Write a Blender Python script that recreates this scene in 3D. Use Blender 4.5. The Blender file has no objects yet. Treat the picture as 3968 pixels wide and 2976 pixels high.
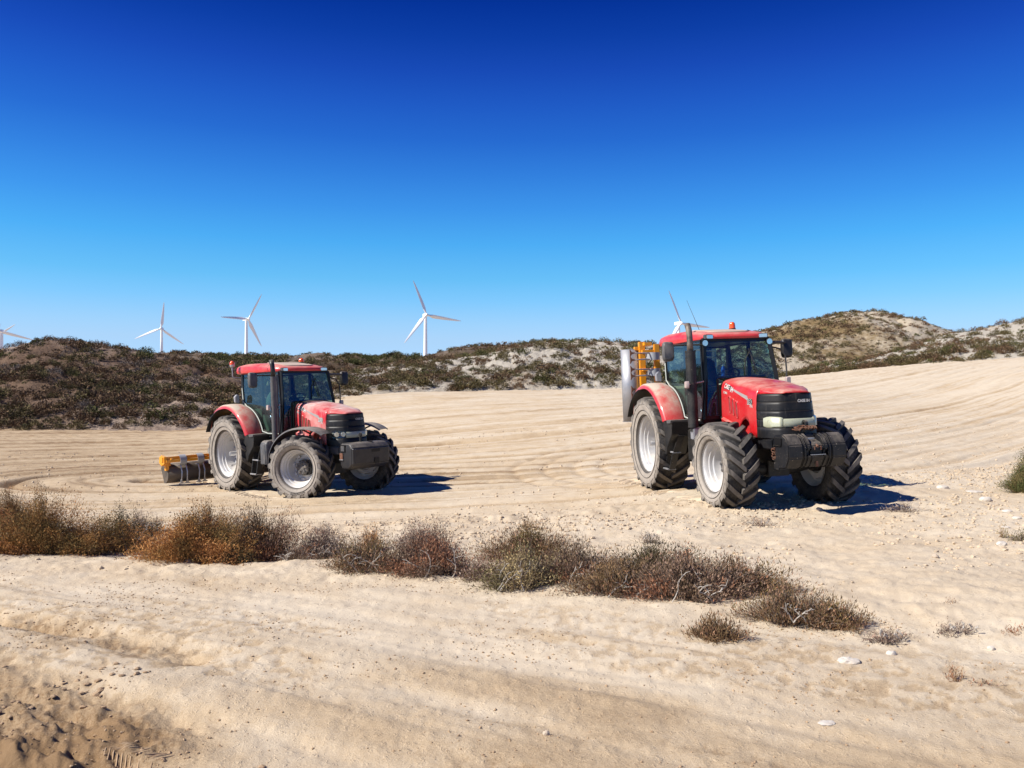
import bpy, bmesh, math, random
import numpy as np
from mathutils import Vector, Matrix, Euler
R = math.radians
random.seed(7); rng = np.random.default_rng(11)
SC = bpy.context.scene
COL = SC.collection
CAMZ = 1.65

# ------------------------------------------------------------------ camera, light, exposure
cam_d = bpy.data.cameras.new('camera'); cam = bpy.data.objects.new('camera', cam_d); COL.objects.link(cam)
cam_d.sensor_width = 36.0; cam_d.lens = 36.0 * 3050.6 / 3968.0
cam_d.clip_start = 0.1; cam_d.clip_end = 12000
cam.location = (0, 0, CAMZ); cam.rotation_euler = (R(90 - (-0.13)), 0, 0)
SC.camera = cam
SC.view_settings.view_transform = 'Standard'; SC.view_settings.look = 'None'
SC.view_settings.gamma = 1.0; SC.view_settings.exposure = 0.5
SC.view_settings.use_curve_mapping = False
try:
    SC.cycles.max_bounces = 6; SC.cycles.transparent_max_bounces = 12; SC.cycles.caustics_reflective = False
except Exception: pass

SUN_DIR = Vector((-math.cos(R(18)) * math.cos(R(41)), -math.sin(R(18)) * math.cos(R(41)), math.sin(R(41)))).normalized()
SUN_EL = math.asin(SUN_DIR.z); SUN_AZ = math.atan2(SUN_DIR.x, SUN_DIR.y)
sl = bpy.data.lights.new('sun', 'SUN'); sl.energy = 5.0; sl.angle = R(0.5); sl.color = (1.0, 0.955, 0.88)
so = bpy.data.objects.new('sun', sl); COL.objects.link(so)
so.rotation_euler = SUN_DIR.to_track_quat('Z', 'Y').to_euler(); so.location = (-30, -20, 40)

w = bpy.data.worlds.new('World'); SC.world = w; w.use_nodes = True
nt = w.node_tree; nt.nodes.clear()
def NN(nt, t, **kw):
    n = nt.nodes.new(t)
    for k, v in kw.items(): setattr(n, k, v)
    return n
sky = NN(nt, 'ShaderNodeTexSky'); sky.sky_type = 'NISHITA'; sky.sun_disc = False
sky.sun_elevation = SUN_EL; sky.sun_rotation = SUN_AZ; sky.altitude = 300; sky.air_density = 1.0; sky.dust_density = 0.2; sky.ozone_density = 3.0
tc = NN(nt, 'ShaderNodeTexCoord'); sx = NN(nt, 'ShaderNodeSeparateXYZ'); nt.links.new(tc.outputs['Generated'], sx.inputs[0])
ramp = NN(nt, 'ShaderNodeValToRGB'); nt.links.new(sx.outputs['Z'], ramp.inputs[0])   # clear-air tint by elevation (polarised deep blue); unseen zenith darkened to cut fill light
SKYR = [(0.0, (1.1303, 1.8031, 2.5975)), (0.058, (1.0616, 1.6935, 2.4395)), (0.076, (0.8909, 1.6356, 2.459)), (0.106, (0.5594, 1.4817, 2.4878)), (0.133, (0.3573, 1.3323, 2.39)), (0.176, (0.1974, 1.0977, 2.3804)), (0.218, (0.1317, 0.8192, 2.2476)), (0.258, (0.0891, 0.6041, 2.0342)), (0.297, (0.0565, 0.4197, 1.8188)), (0.334, (0.0415, 0.3082, 1.6462)), (0.371, (0.0269, 0.209, 1.4098)), (0.405, (0.0124, 0.1498, 1.167)), (0.439, (0.0047, 0.1016, 0.9755)), (1.0, (0.0019, 0.0415, 0.3981))]
el = ramp.color_ramp.elements
while len(el) > 1: el.remove(el[0])
el[0].position = SKYR[0][0]; el[0].color = (*SKYR[0][1], 1)
for p, c in SKYR[1:]:
    e = el.new(p); e.color = (*c, 1)
hs = NN(nt, 'ShaderNodeHueSaturation'); hs.inputs['Saturation'].default_value = 0.0; hs.inputs['Value'].default_value = 1.0
nt.links.new(sky.outputs[0], hs.inputs['Color'])
mixs = NN(nt, 'ShaderNodeMix', data_type='RGBA', blend_type='MULTIPLY'); mixs.inputs['Factor'].default_value = 1.0
pw = NN(nt, 'ShaderNodeGamma'); pw.inputs['Gamma'].default_value = 0.35; nt.links.new(hs.outputs[0], pw.inputs['Color'])
nt.links.new(pw.outputs[0], mixs.inputs['A']); nt.links.new(ramp.outputs[0], mixs.inputs['B'])
bg = NN(nt, 'ShaderNodeBackground'); bg.inputs['Strength'].default_value = 0.15
wo = NN(nt, 'ShaderNodeOutputWorld')
nt.links.new(mixs.outputs['Result'], bg.inputs['Color']); nt.links.new(bg.outputs[0], wo.inputs[0])

# ------------------------------------------------------------------ materials
def mat_new(name):
    m = bpy.data.materials.new(name); m.use_nodes = True; t = m.node_tree; t.nodes.clear()
    o = t.nodes.new('ShaderNodeOutputMaterial'); p = t.nodes.new('ShaderNodeBsdfPrincipled'); t.links.new(p.outputs[0], o.inputs[0])
    return m, t, p
def L(t, a, b): t.links.new(a, b)
def noise(t, scale, detail=4, rough=.6, vec=None, dist=0):
    n = t.nodes.new('ShaderNodeTexNoise'); n.inputs['Scale'].default_value = scale; n.inputs['Detail'].default_value = detail
    n.inputs['Roughness'].default_value = rough; n.inputs['Distortion'].default_value = dist
    if vec is not None: L(t, vec, n.inputs['Vector'])
    return n.outputs['Fac']
def maprange(t, v, a, b, c=0., d=1.):
    n = t.nodes.new('ShaderNodeMapRange'); n.inputs[1].default_value = a; n.inputs[2].default_value = b; n.inputs[3].default_value = c; n.inputs[4].default_value = d
    L(t, v, n.inputs[0]); return n.outputs[0]
def mth(t, op, a, b):
    n = t.nodes.new('ShaderNodeMath'); n.operation = op
    for i, x in enumerate((a, b)):
        if isinstance(x, (int, float)): n.inputs[i].default_value = x
        else: L(t, x, n.inputs[i])
    return n.outputs[0]
def mixc(t, f, a, b, blend='MIX'):
    n = t.nodes.new('ShaderNodeMix'); n.data_type = 'RGBA'; n.blend_type = blend
    for s, x in (('Factor', f), ('A', a), ('B', b)):
        if isinstance(x, (int, float)): n.inputs[s].default_value = x
        elif isinstance(x, tuple): n.inputs[s].default_value = (*x, 1)
        else: L(t, x, n.inputs[s])
    return n.outputs['Result']
def objvec(t):
    return t.nodes.new('ShaderNodeTexCoord').outputs['Object']
def bump(t, p, h, strength=.3, dist=.02):
    b = t.nodes.new('ShaderNodeBump'); b.inputs['Strength'].default_value = strength; b.inputs['Distance'].default_value = dist
    L(t, h, b.inputs['Height']); L(t, b.outputs[0], p.inputs['Normal'])

DUST = (0.50, 0.42, 0.33)
def dusty(name, col, rough=.5, metal=0., top=.7, side=.15, scale=3., dustc=DUST, spec=.5, coat=0., specks=.0, fine=.25, streak=0.):
    """paint / rubber / metal with settled dust: on upward faces and in patches"""
    m, t, p = mat_new(name); v = objvec(t)
    g = t.nodes.new('ShaderNodeNewGeometry'); s = t.nodes.new('ShaderNodeSeparateXYZ'); L(t, g.outputs['Normal'], s.inputs[0])
    up = maprange(t, s.outputs['Z'], .35, .95)
    n1 = noise(t, scale, 5, .65, v); n2 = noise(t, scale * 9, 3, .7, v)
    d = mth(t, 'MULTIPLY', up, mth(t, 'MULTIPLY', maprange(t, n1, .28, .62), top))
    d2 = mth(t, 'MULTIPLY', maprange(t, n1, .38, .75), side * 1.6)
    d = mth(t, 'MAXIMUM', d, d2)
    d = mth(t, 'MULTIPLY', d, maprange(t, n2, .2, .7, 1 - fine, 1 + fine))
    if streak:
        mp = t.nodes.new('ShaderNodeMapping'); mp.inputs['Scale'].default_value = (14, 14, .7); L(t, v, mp.inputs[0])
        d = mth(t, 'MAXIMUM', d, maprange(t, noise(t, 1.5, 3, .6, mp.outputs[0]), .56, .75, 0, streak))
    if specks:
        d = mth(t, 'MAXIMUM', d, maprange(t, noise(t, 45, 2, .5, v), .68, .74, 0, specks))
    cl = t.nodes.new('ShaderNodeClamp'); L(t, d, cl.inputs[0]); d = cl.outputs[0]
    c = mixc(t, d, col, dustc); L(t, c, p.inputs['Base Color'])
    L(t, maprange(t, d, 0, .6, rough, .9), p.inputs['Roughness']); p.inputs['Metallic'].default_value = metal
    p.inputs['Specular IOR Level'].default_value = spec
    if metal: L(t, maprange(t, d, 0, .5, metal, 0), p.inputs['Metallic'])
    if coat: L(t, maprange(t, d, 0, .5, coat, 0), p.inputs['Coat Weight']); p.inputs['Coat Roughness'].default_value = .12
    return m
M = {}
M['red'] = dusty('red_paint', (.54, .006, .012), .32, top=.62, side=.07, scale=2.2, coat=.5, specks=.35)
M['red2'] = dusty('red_paint_dusty', (.55, .012, .02), .42, top=.9, side=.55, scale=1.5, coat=.25, specks=.4, streak=.35, dustc=(.62, .50, .44))
M['red_roof'] = dusty('red_roof_paint', (.60, .022, .03), .4, top=.55, side=.10, scale=2.5, coat=.3, specks=.3)
M['red_fender'] = dusty('red_fender_paint', (.52, .008, .014), .35, top=1.5, side=.09, scale=2.0, coat=.4, specks=.6)
M['hatch'] = dusty('dusty_roof_hatch', (.45, .30, .24), .8, top=.9, side=.6)
M['nose'] = dusty('black_grille_plastic', (.006, .006, .007), .45, top=.08, side=.025, specks=.12, scale=3, streak=.10, spec=.3)
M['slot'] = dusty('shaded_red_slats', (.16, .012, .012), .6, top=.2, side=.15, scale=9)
M['black'] = dusty('black_plastic', (.008, .008, .009), .45, top=.35, side=.03, specks=.25, scale=4, streak=.10)
M['blackm'] = dusty('black_machinery', (.008, .008, .009), .55, top=.30, side=.04, specks=.4, scale=6)
M['weight'] = dusty('scuffed_black_iron', (.008, .009, .012), .4, top=.30, side=.02, specks=.7, scale=7, streak=.05, spec=.35)
M['grey_iron'] = dusty('grey_cast_plastic', (.06, .062, .068), .5, top=.5, side=.12, specks=.2, scale=4)
M['frame'] = dusty('cab_frame_black', (.006, .006, .007), .4, top=.35, side=.01, spec=.3)
M['panel'] = dusty('grey_green_cab_panel', (.10, .13, .11), .7, top=.2, side=.1)
M['green_trim'] = dusty('pale_edge_trim', (.36, .40, .36), .6, top=.4, side=.2)
M['pipe'] = dusty('heat_stained_pipe', (.13, .105, .085), .5, .7, top=.2, side=.25, scale=8)
M['rim'] = dusty('silver_rim_paint', (.46, .46, .47), .42, .15, top=1.1, side=.26, scale=5, dustc=(.72, .66, .57))
M['hub'] = dusty('greasy_hub', (.06, .06, .065), .5, .2, top=.7, side=.3, scale=14)
M['steel'] = dusty('bare_steel', (.45, .46, .48), .35, .8, top=.3, side=.12, scale=9)
M['galv'] = dusty('dull_grey_steel', (.36, .37, .40), .42, .6, top=.35, side=.15, scale=5, specks=.2)
M['soiled_shade'] = dusty('soiled_shaded_steel', (.10, .085, .07), .5, .5, top=.3, side=.3, scale=7, dustc=(.17, .115, .07))  # soil brown, darkened further to paint in shade under the lowered frame
M['bracket'] = dusty('grey_bracket_paint', (.33, .35, .38), .45, .0, top=.3, side=.08, scale=5)
M['yellow'] = dusty('yellow_paint', (.80, .33, .008), .4, top=.4, side=.06, scale=5, coat=.2, specks=.15)
M['rust'] = dusty('rust', (.13, .042, .018), .85, .1, top=.2, side=.15, scale=12)
M['orange'] = dusty('orange_beacon', (.85, .10, .01), .15, top=.15, side=.02, coat=.6)
M['chrome'] = dusty('lamp_reflector', (.75, .76, .74), .12, .9, top=.1, side=.05)
M['weight2'] = dusty('dark_grey_iron', (.013, .014, .018), .45, top=.40, side=.03, specks=.15, scale=4)
M['white_text'] = dusty('silver_decal', (.62, .60, .56), .4, top=.2, side=.15)
M['dark_text'] = dusty('dark_decal', (.03, .03, .035), .4, top=.2, side=.10)
M['grey_text'] = dusty('worn_grey_decal', (.30, .27, .27), .5, top=.2, side=.2)
M['lens'] = dusty('clouded_lens', (.42, .43, .30), .22, top=.2, side=.15, coat=.7, scale=6, dustc=(.6, .56, .42))
M['lens_side'] = dusty('marker_lens', (.46, .36, .33), .3, top=.1, side=.1, coat=.4)
M['seat'] = dusty('blue_grey_seat_cloth', (.018, .022, .035), .85, top=.1, side=.05)
M['cloth'] = dusty('crumpled_green_cloth', (.10, .15, .12), .9, top=.1, side=.05)
M['blue'] = dusty('blue_plastic', (.02, .10, .55), .3, top=.0, side=.0, coat=.3)
M['cream'] = dusty('cream_plastic', (.60, .55, .33), .6, top=.1, side=.1)
M['turbine'] = dusty('turbine_white', (.86, .88, .92), .4, top=0, side=.0)

def rubber_mat(name, Rt, sgn):
    m, t, p = mat_new(name); tcn = t.nodes.new('ShaderNodeTexCoord'); v = tcn.outputs['Object']
    s = t.nodes.new('ShaderNodeSeparateXYZ'); L(t, tcn.outputs['Normal'], s.inputs[0]); q = t.nodes.new('ShaderNodeSeparateXYZ'); L(t, v, q.inputs[0])
    rad = mth(t, 'SQRT', mth(t, 'ADD', mth(t, 'MULTIPLY', q.outputs['X'], q.outputs['X']), mth(t, 'MULTIPLY', q.outputs['Z'], q.outputs['Z'])), 0.)
    n1 = noise(t, 3.5, 5, .65, v); n2 = noise(t, 26, 4, .7, v); n0 = noise(t, 7, 4, .6, v)
    rj = mth(t, 'ADD', rad, mth(t, 'MULTIPLY', mth(t, 'SUBTRACT', n0, .5), .10))
    side = mth(t, 'MULTIPLY', maprange(t, mth(t, 'MULTIPLY', s.outputs['Y'], sgn), .45, .85), maprange(t, n1, .25, .55, .55, 1.0))  # dust tone on outer sidewall only; inner left dark to paint its shade
    side = mth(t, 'MULTIPLY', side, maprange(t, rj, Rt - .15, Rt - .05, 1.0, .38)); side = mth(t, 'MULTIPLY', side, maprange(t, n2, .3, .65, .8, 1.05))
    oth = mth(t, 'MULTIPLY', maprange(t, n1, .40, .72, .03, .34), maprange(t, n2, .3, .65, .2, 1.2))
    d = mth(t, 'MAXIMUM', side, oth); d = mth(t, 'MAXIMUM', d, mth(t, 'MULTIPLY', maprange(t, rad, Rt - .035, Rt - .012, 0, .38), maprange(t, n1, .3, .6, .35, 1.1)))
    L(t, mixc(t, d, (.014, .014, .016), (.37, .325, .275)), p.inputs['Base Color'])
    p.inputs['Roughness'].default_value = .75; p.inputs['Specular IOR Level'].default_value = .3
    bump(t, p, n2, .25, .01); return m
for _s in (-1, 1): M['rubber_r%d' % _s] = rubber_mat('dusty_rubber_inner_shade', .915, _s); M['rubber_f%d' % _s] = rubber_mat('dusty_rubber_inner_shade', .70, _s)
def glass_mat(name, tint, refl=.07):
    m, t, p = mat_new(name); t.nodes.remove(p); o = [n for n in t.nodes if n.type == 'OUTPUT_MATERIAL'][0]
    tr = t.nodes.new('ShaderNodeBsdfTransparent'); tr.inputs[0].default_value = (*tint, 1)
    gl = t.nodes.new('ShaderNodeBsdfGlossy'); gl.inputs['Roughness'].default_value = .03; gl.inputs['Color'].default_value = (.45, .75, .95, 1)
    ge = t.nodes.new('ShaderNodeNewGeometry'); dt = t.nodes.new('ShaderNodeVectorMath'); dt.operation = 'DOT_PRODUCT'; L(t, ge.outputs['Incoming'], dt.inputs[0]); L(t, ge.outputs['Normal'], dt.inputs[1])
    ab = mth(t, 'ABSOLUTE', dt.outputs['Value'], 0.); sch = mth(t, 'POWER', mth(t, 'SUBTRACT', 1., ab), 4.0)
    df = t.nodes.new('ShaderNodeBsdfDiffuse'); df.inputs[0].default_value = (.34, .33, .28, 1)
    mx = t.nodes.new('ShaderNodeMixShader'); L(t, mth(t, 'ADD', mth(t, 'MULTIPLY', sch, .8), refl), mx.inputs[0]); L(t, tr.outputs[0], mx.inputs[1]); L(t, gl.outputs[0], mx.inputs[2])
    mx2 = t.nodes.new('ShaderNodeMixShader'); L(t, maprange(t, noise(t, 3, 4, .6, objvec(t)), .35, .75, .0, .035), mx2.inputs[0]); L(t, mx.outputs[0], mx2.inputs[1]); L(t, df.outputs[0], mx2.inputs[2])
    L(t, mx2.outputs[0], o.inputs[0]); return m
M['glass'] = glass_mat('tinted_cab_glass', (.50, .66, .60))
M['glassc'] = glass_mat('clear_lamp_glass', (.85, .87, .85), .05)

def ground_mat():
    m, t, p = mat_new('pale_dry_soil'); v = objvec(t)
    at = t.nodes.new('ShaderNodeAttribute'); at.attribute_name = 'soil'   # 0 pale dust .. 1 brown earth
    n1 = noise(t, .35, 5, .6, v); n2 = noise(t, 2.2, 6, .7, v); n3 = noise(t, 55, 5, .8, v); n4 = noise(t, 140, 3, .8, v)
    f = mth(t, 'ADD', at.outputs['Fac'], maprange(t, n1, .3, .7, -.16, .16))
    f = mth(t, 'ADD', f, maprange(t, n2, .3, .7, -.13, .13)); f = mth(t, 'ADD', f, mth(t, 'MULTIPLY', maprange(t, n3, .45, .75, -.06, .34), mth(t, 'ADD', at.outputs['Fac'], .15)))
    cl = t.nodes.new('ShaderNodeClamp'); L(t, f, cl.inputs[0])
    r = t.nodes.new('ShaderNodeValToRGB'); L(t, cl.outputs[0], r.inputs[0]); e = r.color_ramp.elements
    e[0].position = 0; e[0].color = (.61, .515, .385, 1); e[1].position = 1; e[1].color = (.25, .16, .085, 1)
    e2 = e.new(.45); e2.color = (.50, .38, .245, 1)
    c = mixc(t, maprange(t, n4, .62, .78, 0, .32), r.outputs[0], (.26, .17, .10)); c = mixc(t, maprange(t, noise(t, 70, 2, .5, v), .70, .76, 0, .6), c, (.20, .12, .07))
    L(t, c, p.inputs['Base Color']); p.inputs['Roughness'].default_value = .95; p.inputs['Specular IOR Level'].default_value = .15
    h = mth(t, 'ADD', mth(t, 'MULTIPLY', maprange(t, n3, .40, .75), mth(t, 'ADD', mth(t, 'MULTIPLY', at.outputs['Fac'], 1.2), .12)), mth(t, 'MULTIPLY', n4, .18)); pit = noise(t, 24, 4, .65, v); h = mth(t, 'ADD', h, mth(t, 'MULTIPLY', maprange(t, pit, .56, .66), .9)); bump(t, p, h, .45, .015); return m
M['ground'] = ground_mat()
def hill_mat(name, pale, brown, cover, bumpy=.9):
    m, t, p = mat_new(name); v = objvec(t)
    at = t.nodes.new('ShaderNodeAttribute'); at.attribute_name = 'soil'
    n1 = noise(t, .12, 5, .65, v); n2 = noise(t, .9, 6, .75, v); n3 = noise(t, 5, 5, .8, v)
    f = mth(t, 'ADD', mth(t, 'MULTIPLY', n1, .35), mth(t, 'MULTIPLY', n2, .65)); f = mth(t, 'ADD', f, mth(t, 'SUBTRACT', at.outputs['Fac'], .5))
    f = maprange(t, f, .5 - cover, .75 - cover)
    c = mixc(t, f, pale, brown); c = mixc(t, maprange(t, n3, .45, .75, 0, .45), c, (brown[0] * .45, brown[1] * .42, brown[2] * .4))
    L(t, c, p.inputs['Base Color']); p.inputs['Roughness'].default_value = 1; p.inputs['Specular IOR Level'].default_value = .1
    bump(t, p, mth(t, 'ADD', mth(t, 'MULTIPLY', n2, 1.0), mth(t, 'MULTIPLY', n3, .4)), bumpy, .5); return m
def attr_mat(name, rough=.9, trans=.0):
    m, t, p = mat_new(name); at = t.nodes.new('ShaderNodeAttribute'); at.attribute_name = 'col'
    L(t, at.outputs['Color'], p.inputs['Base Color']); p.inputs['Roughness'].default_value = rough; p.inputs['Specular IOR Level'].default_value = .15
    return m
M['foliage'] = attr_mat('dry_foliage')
M['stone'] = dusty('white_gypsum_stone', (.60, .55, .48), .85, top=.1, side=.45, scale=14, dustc=(.52, .43, .33))
M['deadwood'] = dusty('bleached_dead_wood', (.42, .38, .33), .9, top=0, side=.05, scale=20)
M['buff'] = dusty('buff_stone', (.46, .37, .28), .9, top=.2, side=.2, scale=12)
M['clod'] = dusty('pale_clods', (.55, .445, .32), 1., top=0, side=.25, scale=9, dustc=(.42, .29, .18), spec=.1)
M['clod2'] = dusty('brown_clods', (.42, .30, .19), 1., top=0, side=.35, scale=14, dustc=(.24, .14, .08), spec=.1)

# ------------------------------------------------------------------ mesh builder
class MB:
    def __init__(s): s.v = []; s.f = []
    def add(s, vs, fs, mx=None):
        o = len(s.v)
        for p in vs: s.v.append(tuple(mx @ Vector(p)) if mx is not None else tuple(p))
        for f in fs: s.f.append(tuple(i + o for i in f))
        return s
    def box(s, c, d, mx=None):
        x, y, z = c; a, b, h = d[0] / 2, d[1] / 2, d[2] / 2
        vs = [(x + i * a, y + j * b, z + k * h) for i in (-1, 1) for j in (-1, 1) for k in (-1, 1)]
        return s.add(vs, [(0, 1, 3, 2), (4, 6, 7, 5), (0, 4, 5, 1), (2, 3, 7, 6), (0, 2, 6, 4), (1, 5, 7, 3)], mx)
    def loft(s, rings, closed=True, cap=True):
        n = len(rings[0]); vs = [p for r in rings for p in r]; fs = []
        for i in range(len(rings) - 1):
            for j in range(n if closed else n - 1):
                a = i * n + j; b = i * n + (j + 1) % n; fs.append((a, b, b + n, a + n))
        if cap and closed: fs.append(tuple(range(n))[::-1]); fs.append(tuple((len(rings) - 1) * n + j for j in range(n)))
        return s.add(vs, fs)
    def tube(s, path, r, n=8, cap=True):
        P = [Vector(p) for p in path]; rs = r if isinstance(r, (list, tuple)) else [r] * len(P); rings = []
        up = None
        for i, p in enumerate(P):
            d = (P[min(i + 1, len(P) - 1)] - P[max(i - 1, 0)]).normalized()
            if up is None: up = Vector((0, 0, 1)) if abs(d.z) < .9 else Vector((1, 0, 0))
            a = d.cross(up).normalized(); b = a.cross(d).normalized(); up = b
            rings.append([p + (a * math.cos(k * 2 * math.pi / n) + b * math.sin(k * 2 * math.pi / n)) * rs[i] for k in range(n)])
        return s.loft(rings, True, cap)
    def lathe(s, prof, n=48, c=(0, 0, 0), a0=0., a1=2 * math.pi, solid=False):   # profile (r, y) about the Y axis
        full = abs(a1 - a0 - 2 * math.pi) < 1e-6; rings = []
        for k in range(n if full else n + 1):
            a = a0 + (a1 - a0) * k / n
            rings.append([(c[0] + r * math.sin(a), c[1] + y, c[2] + r * math.cos(a)) for r, y in prof])
        if full: rings.append(rings[0])
        return s.loft(rings, solid, False)
    def prism(s, poly, y0, y1):                 # poly in (x, z), extruded along y
        n = len(poly); vs = [(x, y0, z) for x, z in poly] + [(x, y1, z) for x, z in poly]
        return s.add(vs, [tuple(range(n)), tuple(range(n, 2 * n))[::-1]] + [(i, i + n, (i + 1) % n + n, (i + 1) % n) for i in range(n)])
    def prism_ax(s, poly, ax, a, b):
        n = len(poly)
        def P(u, v, t): return {'x': (t, u, v), 'y': (u, t, v), 'z': (u, v, t)}[ax]
        vs = [P(u, v, a) for u, v in poly] + [P(u, v, b) for u, v in poly]
        return s.add(vs, [tuple(range(n)), tuple(range(n, 2 * n))[::-1]] + [(i, i + n, (i + 1) % n + n, (i + 1) % n) for i in range(n)])
    def build(s, name, m, parent=None, smooth=35, bevel=0., seg=2, solid=0., loc=None, rot=None):
        me = bpy.data.meshes.new(name); me.from_pydata(s.v, [], s.f)
        bm = bmesh.new(); bm.from_mesh(me); bmesh.ops.remove_doubles(bm, verts=bm.verts, dist=1e-5); bmesh.ops.recalc_face_normals(bm, faces=bm.faces)
        if bevel:
            es = [e for e in bm.edges if len(e.link_faces) == 2 and e.calc_face_angle(0) > R(28)]
            bmesh.ops.bevel(bm, geom=es, offset=bevel, segments=seg, affect='EDGES', clamp_overlap=True)
        bm.to_mesh(me); bm.free(); me.materials.append(m)
        me.polygons.foreach_set('use_smooth', [True] * len(me.polygons))
        if smooth: me.set_sharp_from_angle(angle=R(smooth))
        o = bpy.data.objects.new(name, me); COL.objects.link(o)
        if parent is not None: o.parent = parent
        if loc: o.location = loc
        if rot: o.rotation_euler = rot
        if solid:
            md = o.modifiers.new('thickness', 'SOLIDIFY'); md.thickness = solid; md.offset = 0
        return o
def tag(o, label, cat, group=None, kind=None):
    if label: o['label'] = label
    if cat: o['category'] = cat
    if group: o['group'] = group
    if kind: o['kind'] = kind
    return o
def empty(name, loc=(0, 0, 0), rot=(0, 0, 0)):
    o = bpy.data.objects.new(name, None); COL.objects.link(o); o.location = loc; o.rotation_euler = rot; o.empty_display_size = .2; return o
def copy_tree(o, parent=None):
    c = o.copy(); COL.objects.link(c); c.parent = parent
    for ch in list(o.children): copy_tree(ch, c)
    return c
def np_mesh(name, V, F, m, attr=None, col=None, smooth=False, parent=None):
    """big mesh from numpy arrays; F is n x 3 or n x 4"""
    me = bpy.data.meshes.new(name); k = F.shape[1]
    me.vertices.add(len(V)); me.vertices.foreach_set('co', np.ascontiguousarray(V, dtype=np.float32).ravel())
    me.loops.add(F.size); me.loops.foreach_set('vertex_index', np.ascontiguousarray(F, dtype=np.int32).ravel())
    me.polygons.add(len(F)); me.polygons.foreach_set('loop_start', np.arange(0, F.size, k, dtype=np.int32))
    me.polygons.foreach_set('use_smooth', np.full(len(F), smooth))
    if attr is not None:
        a = me.attributes.new(attr[0], 'FLOAT', 'POINT'); a.data.foreach_set('value', attr[1].astype(np.float32))
    if col is not None:
        a = me.attributes.new('col', 'FLOAT_COLOR', 'POINT')
        a.data.foreach_set('color', np.concatenate([col, np.ones((len(col), 1))], 1).astype(np.float32).ravel())
    me.update(calc_edges=True); me.validate(); me.materials.append(m)
    o = bpy.data.objects.new(name, me); COL.objects.link(o)
    if parent: o.parent = parent
    return o

# ------------------------------------------------------------------ numpy noise
def _h(ix, iy, s):
    n = (ix * 374761393 + iy * 668265263 + s * 1442695041) & 0xFFFFFFFF
    n = ((n ^ (n >> 13)) * 1274126177) & 0xFFFFFFFF; n = n ^ (n >> 16)
    return (n & 0xFFFF) / 65535.0
def vn(x, y, s=0):
    ix = np.floor(x).astype(np.int64); iy = np.floor(y).astype(np.int64); fx = x - ix; fy = y - iy
    fx = fx * fx * fx * (fx * (fx * 6 - 15) + 10); fy = fy * fy * fy * (fy * (fy * 6 - 15) + 10)
    a = _h(ix, iy, s); b = _h(ix + 1, iy, s); c = _h(ix, iy + 1, s); d = _h(ix + 1, iy + 1, s)
    return (a + (b - a) * fx) * (1 - fy) + (c + (d - c) * fx) * fy
def fbm(x, y, o=4, s=0, g=.5):
    r = 0; a = 1; t = 0
    for i in range(o): r = r + a * vn(x * 2 ** i + 17.3 * i, y * 2 ** i - 9.1 * i, s + i); t += a; a *= g
    return r / t
sst = lambda x, a, b: (lambda t: t * t * (3 - 2 * t))(np.clip((x - a) / (b - a), 0, 1))

# ------------------------------------------------------------------ the lie of the land (bearing, distance, height)
FU = 1700.6
def zc(v, D): return (829.5 - v) * D / FU + .0
CP = []   # bearing u (1106 = straight ahead, 1700.6 = 45 degrees), distance, height relative to the camera
for u, D, z in [(-500, 3, -1.65), (400, 3, -1.65), (1106, 3, -1.65), (1800, 3, -1.65), (2700, 3, -1.62), (1106, 1.5, -1.65), (-500, 6, -1.75), (400, 6, -1.7), (1300, 6, -1.70), (2212, 6, -1.66), (2700, 6, -1.62),
                (100, 8, -1.88), (700, 8, -1.85), (1300, 8, -1.82), (1800, 8, -1.8), (2212, 9.3, -1.74), (-500, 9, -2.0),
                (300, 12, -2.28), (800, 11.5, -2.06), (1200, 11.5, -2.0), (1700, 11.7, -1.93), (2212, 12, -1.82), (2700, 12, -1.6),
                (-500, 20, -2.7), (100, 20, -2.5), (300, 21, -2.52), (1100, 22, -2.25), (1500, 22, -2.0), (1900, 24, -1.7), (2212, 19, -1.85), (2700, 20, -1.3),
                (-300, 45, -2.5), (0, 46, -2.45), (450, 48, -2.35), (740, 62, -.62), (1100, 35, -1.5), (1000, 62, -.42), (1350, 62, -.22), (1350, 40, -1.05), (800, 40, -1.9),
                (1500, 35, -1.0), (2000, 45, -.5), (2212, 32, -1.15), (2212, 50, .75), (2212, 70, 2.5), (1900, 75, 1.75), (1700, 80, .85), (2500, 60, 2.6), (1600, 80, .5),
                (1640, 100, 1.6), (1750, 104, 2.1), (1450, 85, .3), (740, 90, -.2), (1300, 90, 0), (0, 80, -2), (2400, 95, 4.5), (1900, 110, 2.6), (1200, 130, .3), (400, 130, -2)]:
    CP.append((u, D, z))
def _tr(p, ypr):
    y, pi, r = [R(a) for a in ypr]
    Rz = np.array([[math.cos(y), -math.sin(y), 0], [math.sin(y), math.cos(y), 0], [0, 0, 1]])
    Ry = np.array([[math.cos(pi), 0, math.sin(pi)], [0, 1, 0], [-math.sin(pi), 0, math.cos(pi)]])
    Rx = np.array([[1, 0, 0], [0, math.cos(r), -math.sin(r)], [0, math.sin(r), math.cos(r)]])
    return np.array(p), Rz @ Ry @ Rx
T1 = _tr((3.76, 15.469, -1.966), (-80.63, -1.33, 2.0)); T2 = _tr((-5.914, 19.36, -2.465), (-44.46, -1.6, 1.3))
for T in (T1, T2):
    for lp in ((0, -.9, .03), (0, .9, .03), (2.89, -.85, .02), (2.89, .85, .02), (1.4, 0, .03)):
        q = T[1] @ np.array(lp) + T[0]; CP.append((1106 + FU * q[0] / q[1], q[1], q[2]))
_cp = np.array(CP); _cx = np.stack([_cp[:, 0] / 700, np.log(_cp[:, 1]) * 1.6], 1)
def _k(d2): return d2 * np.log(d2 + 1e-9) * .5
_n = len(_cx); _A = np.zeros((_n + 3, _n + 3)); _d2 = ((_cx[:, None] - _cx[None]) ** 2).sum(-1)
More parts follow.
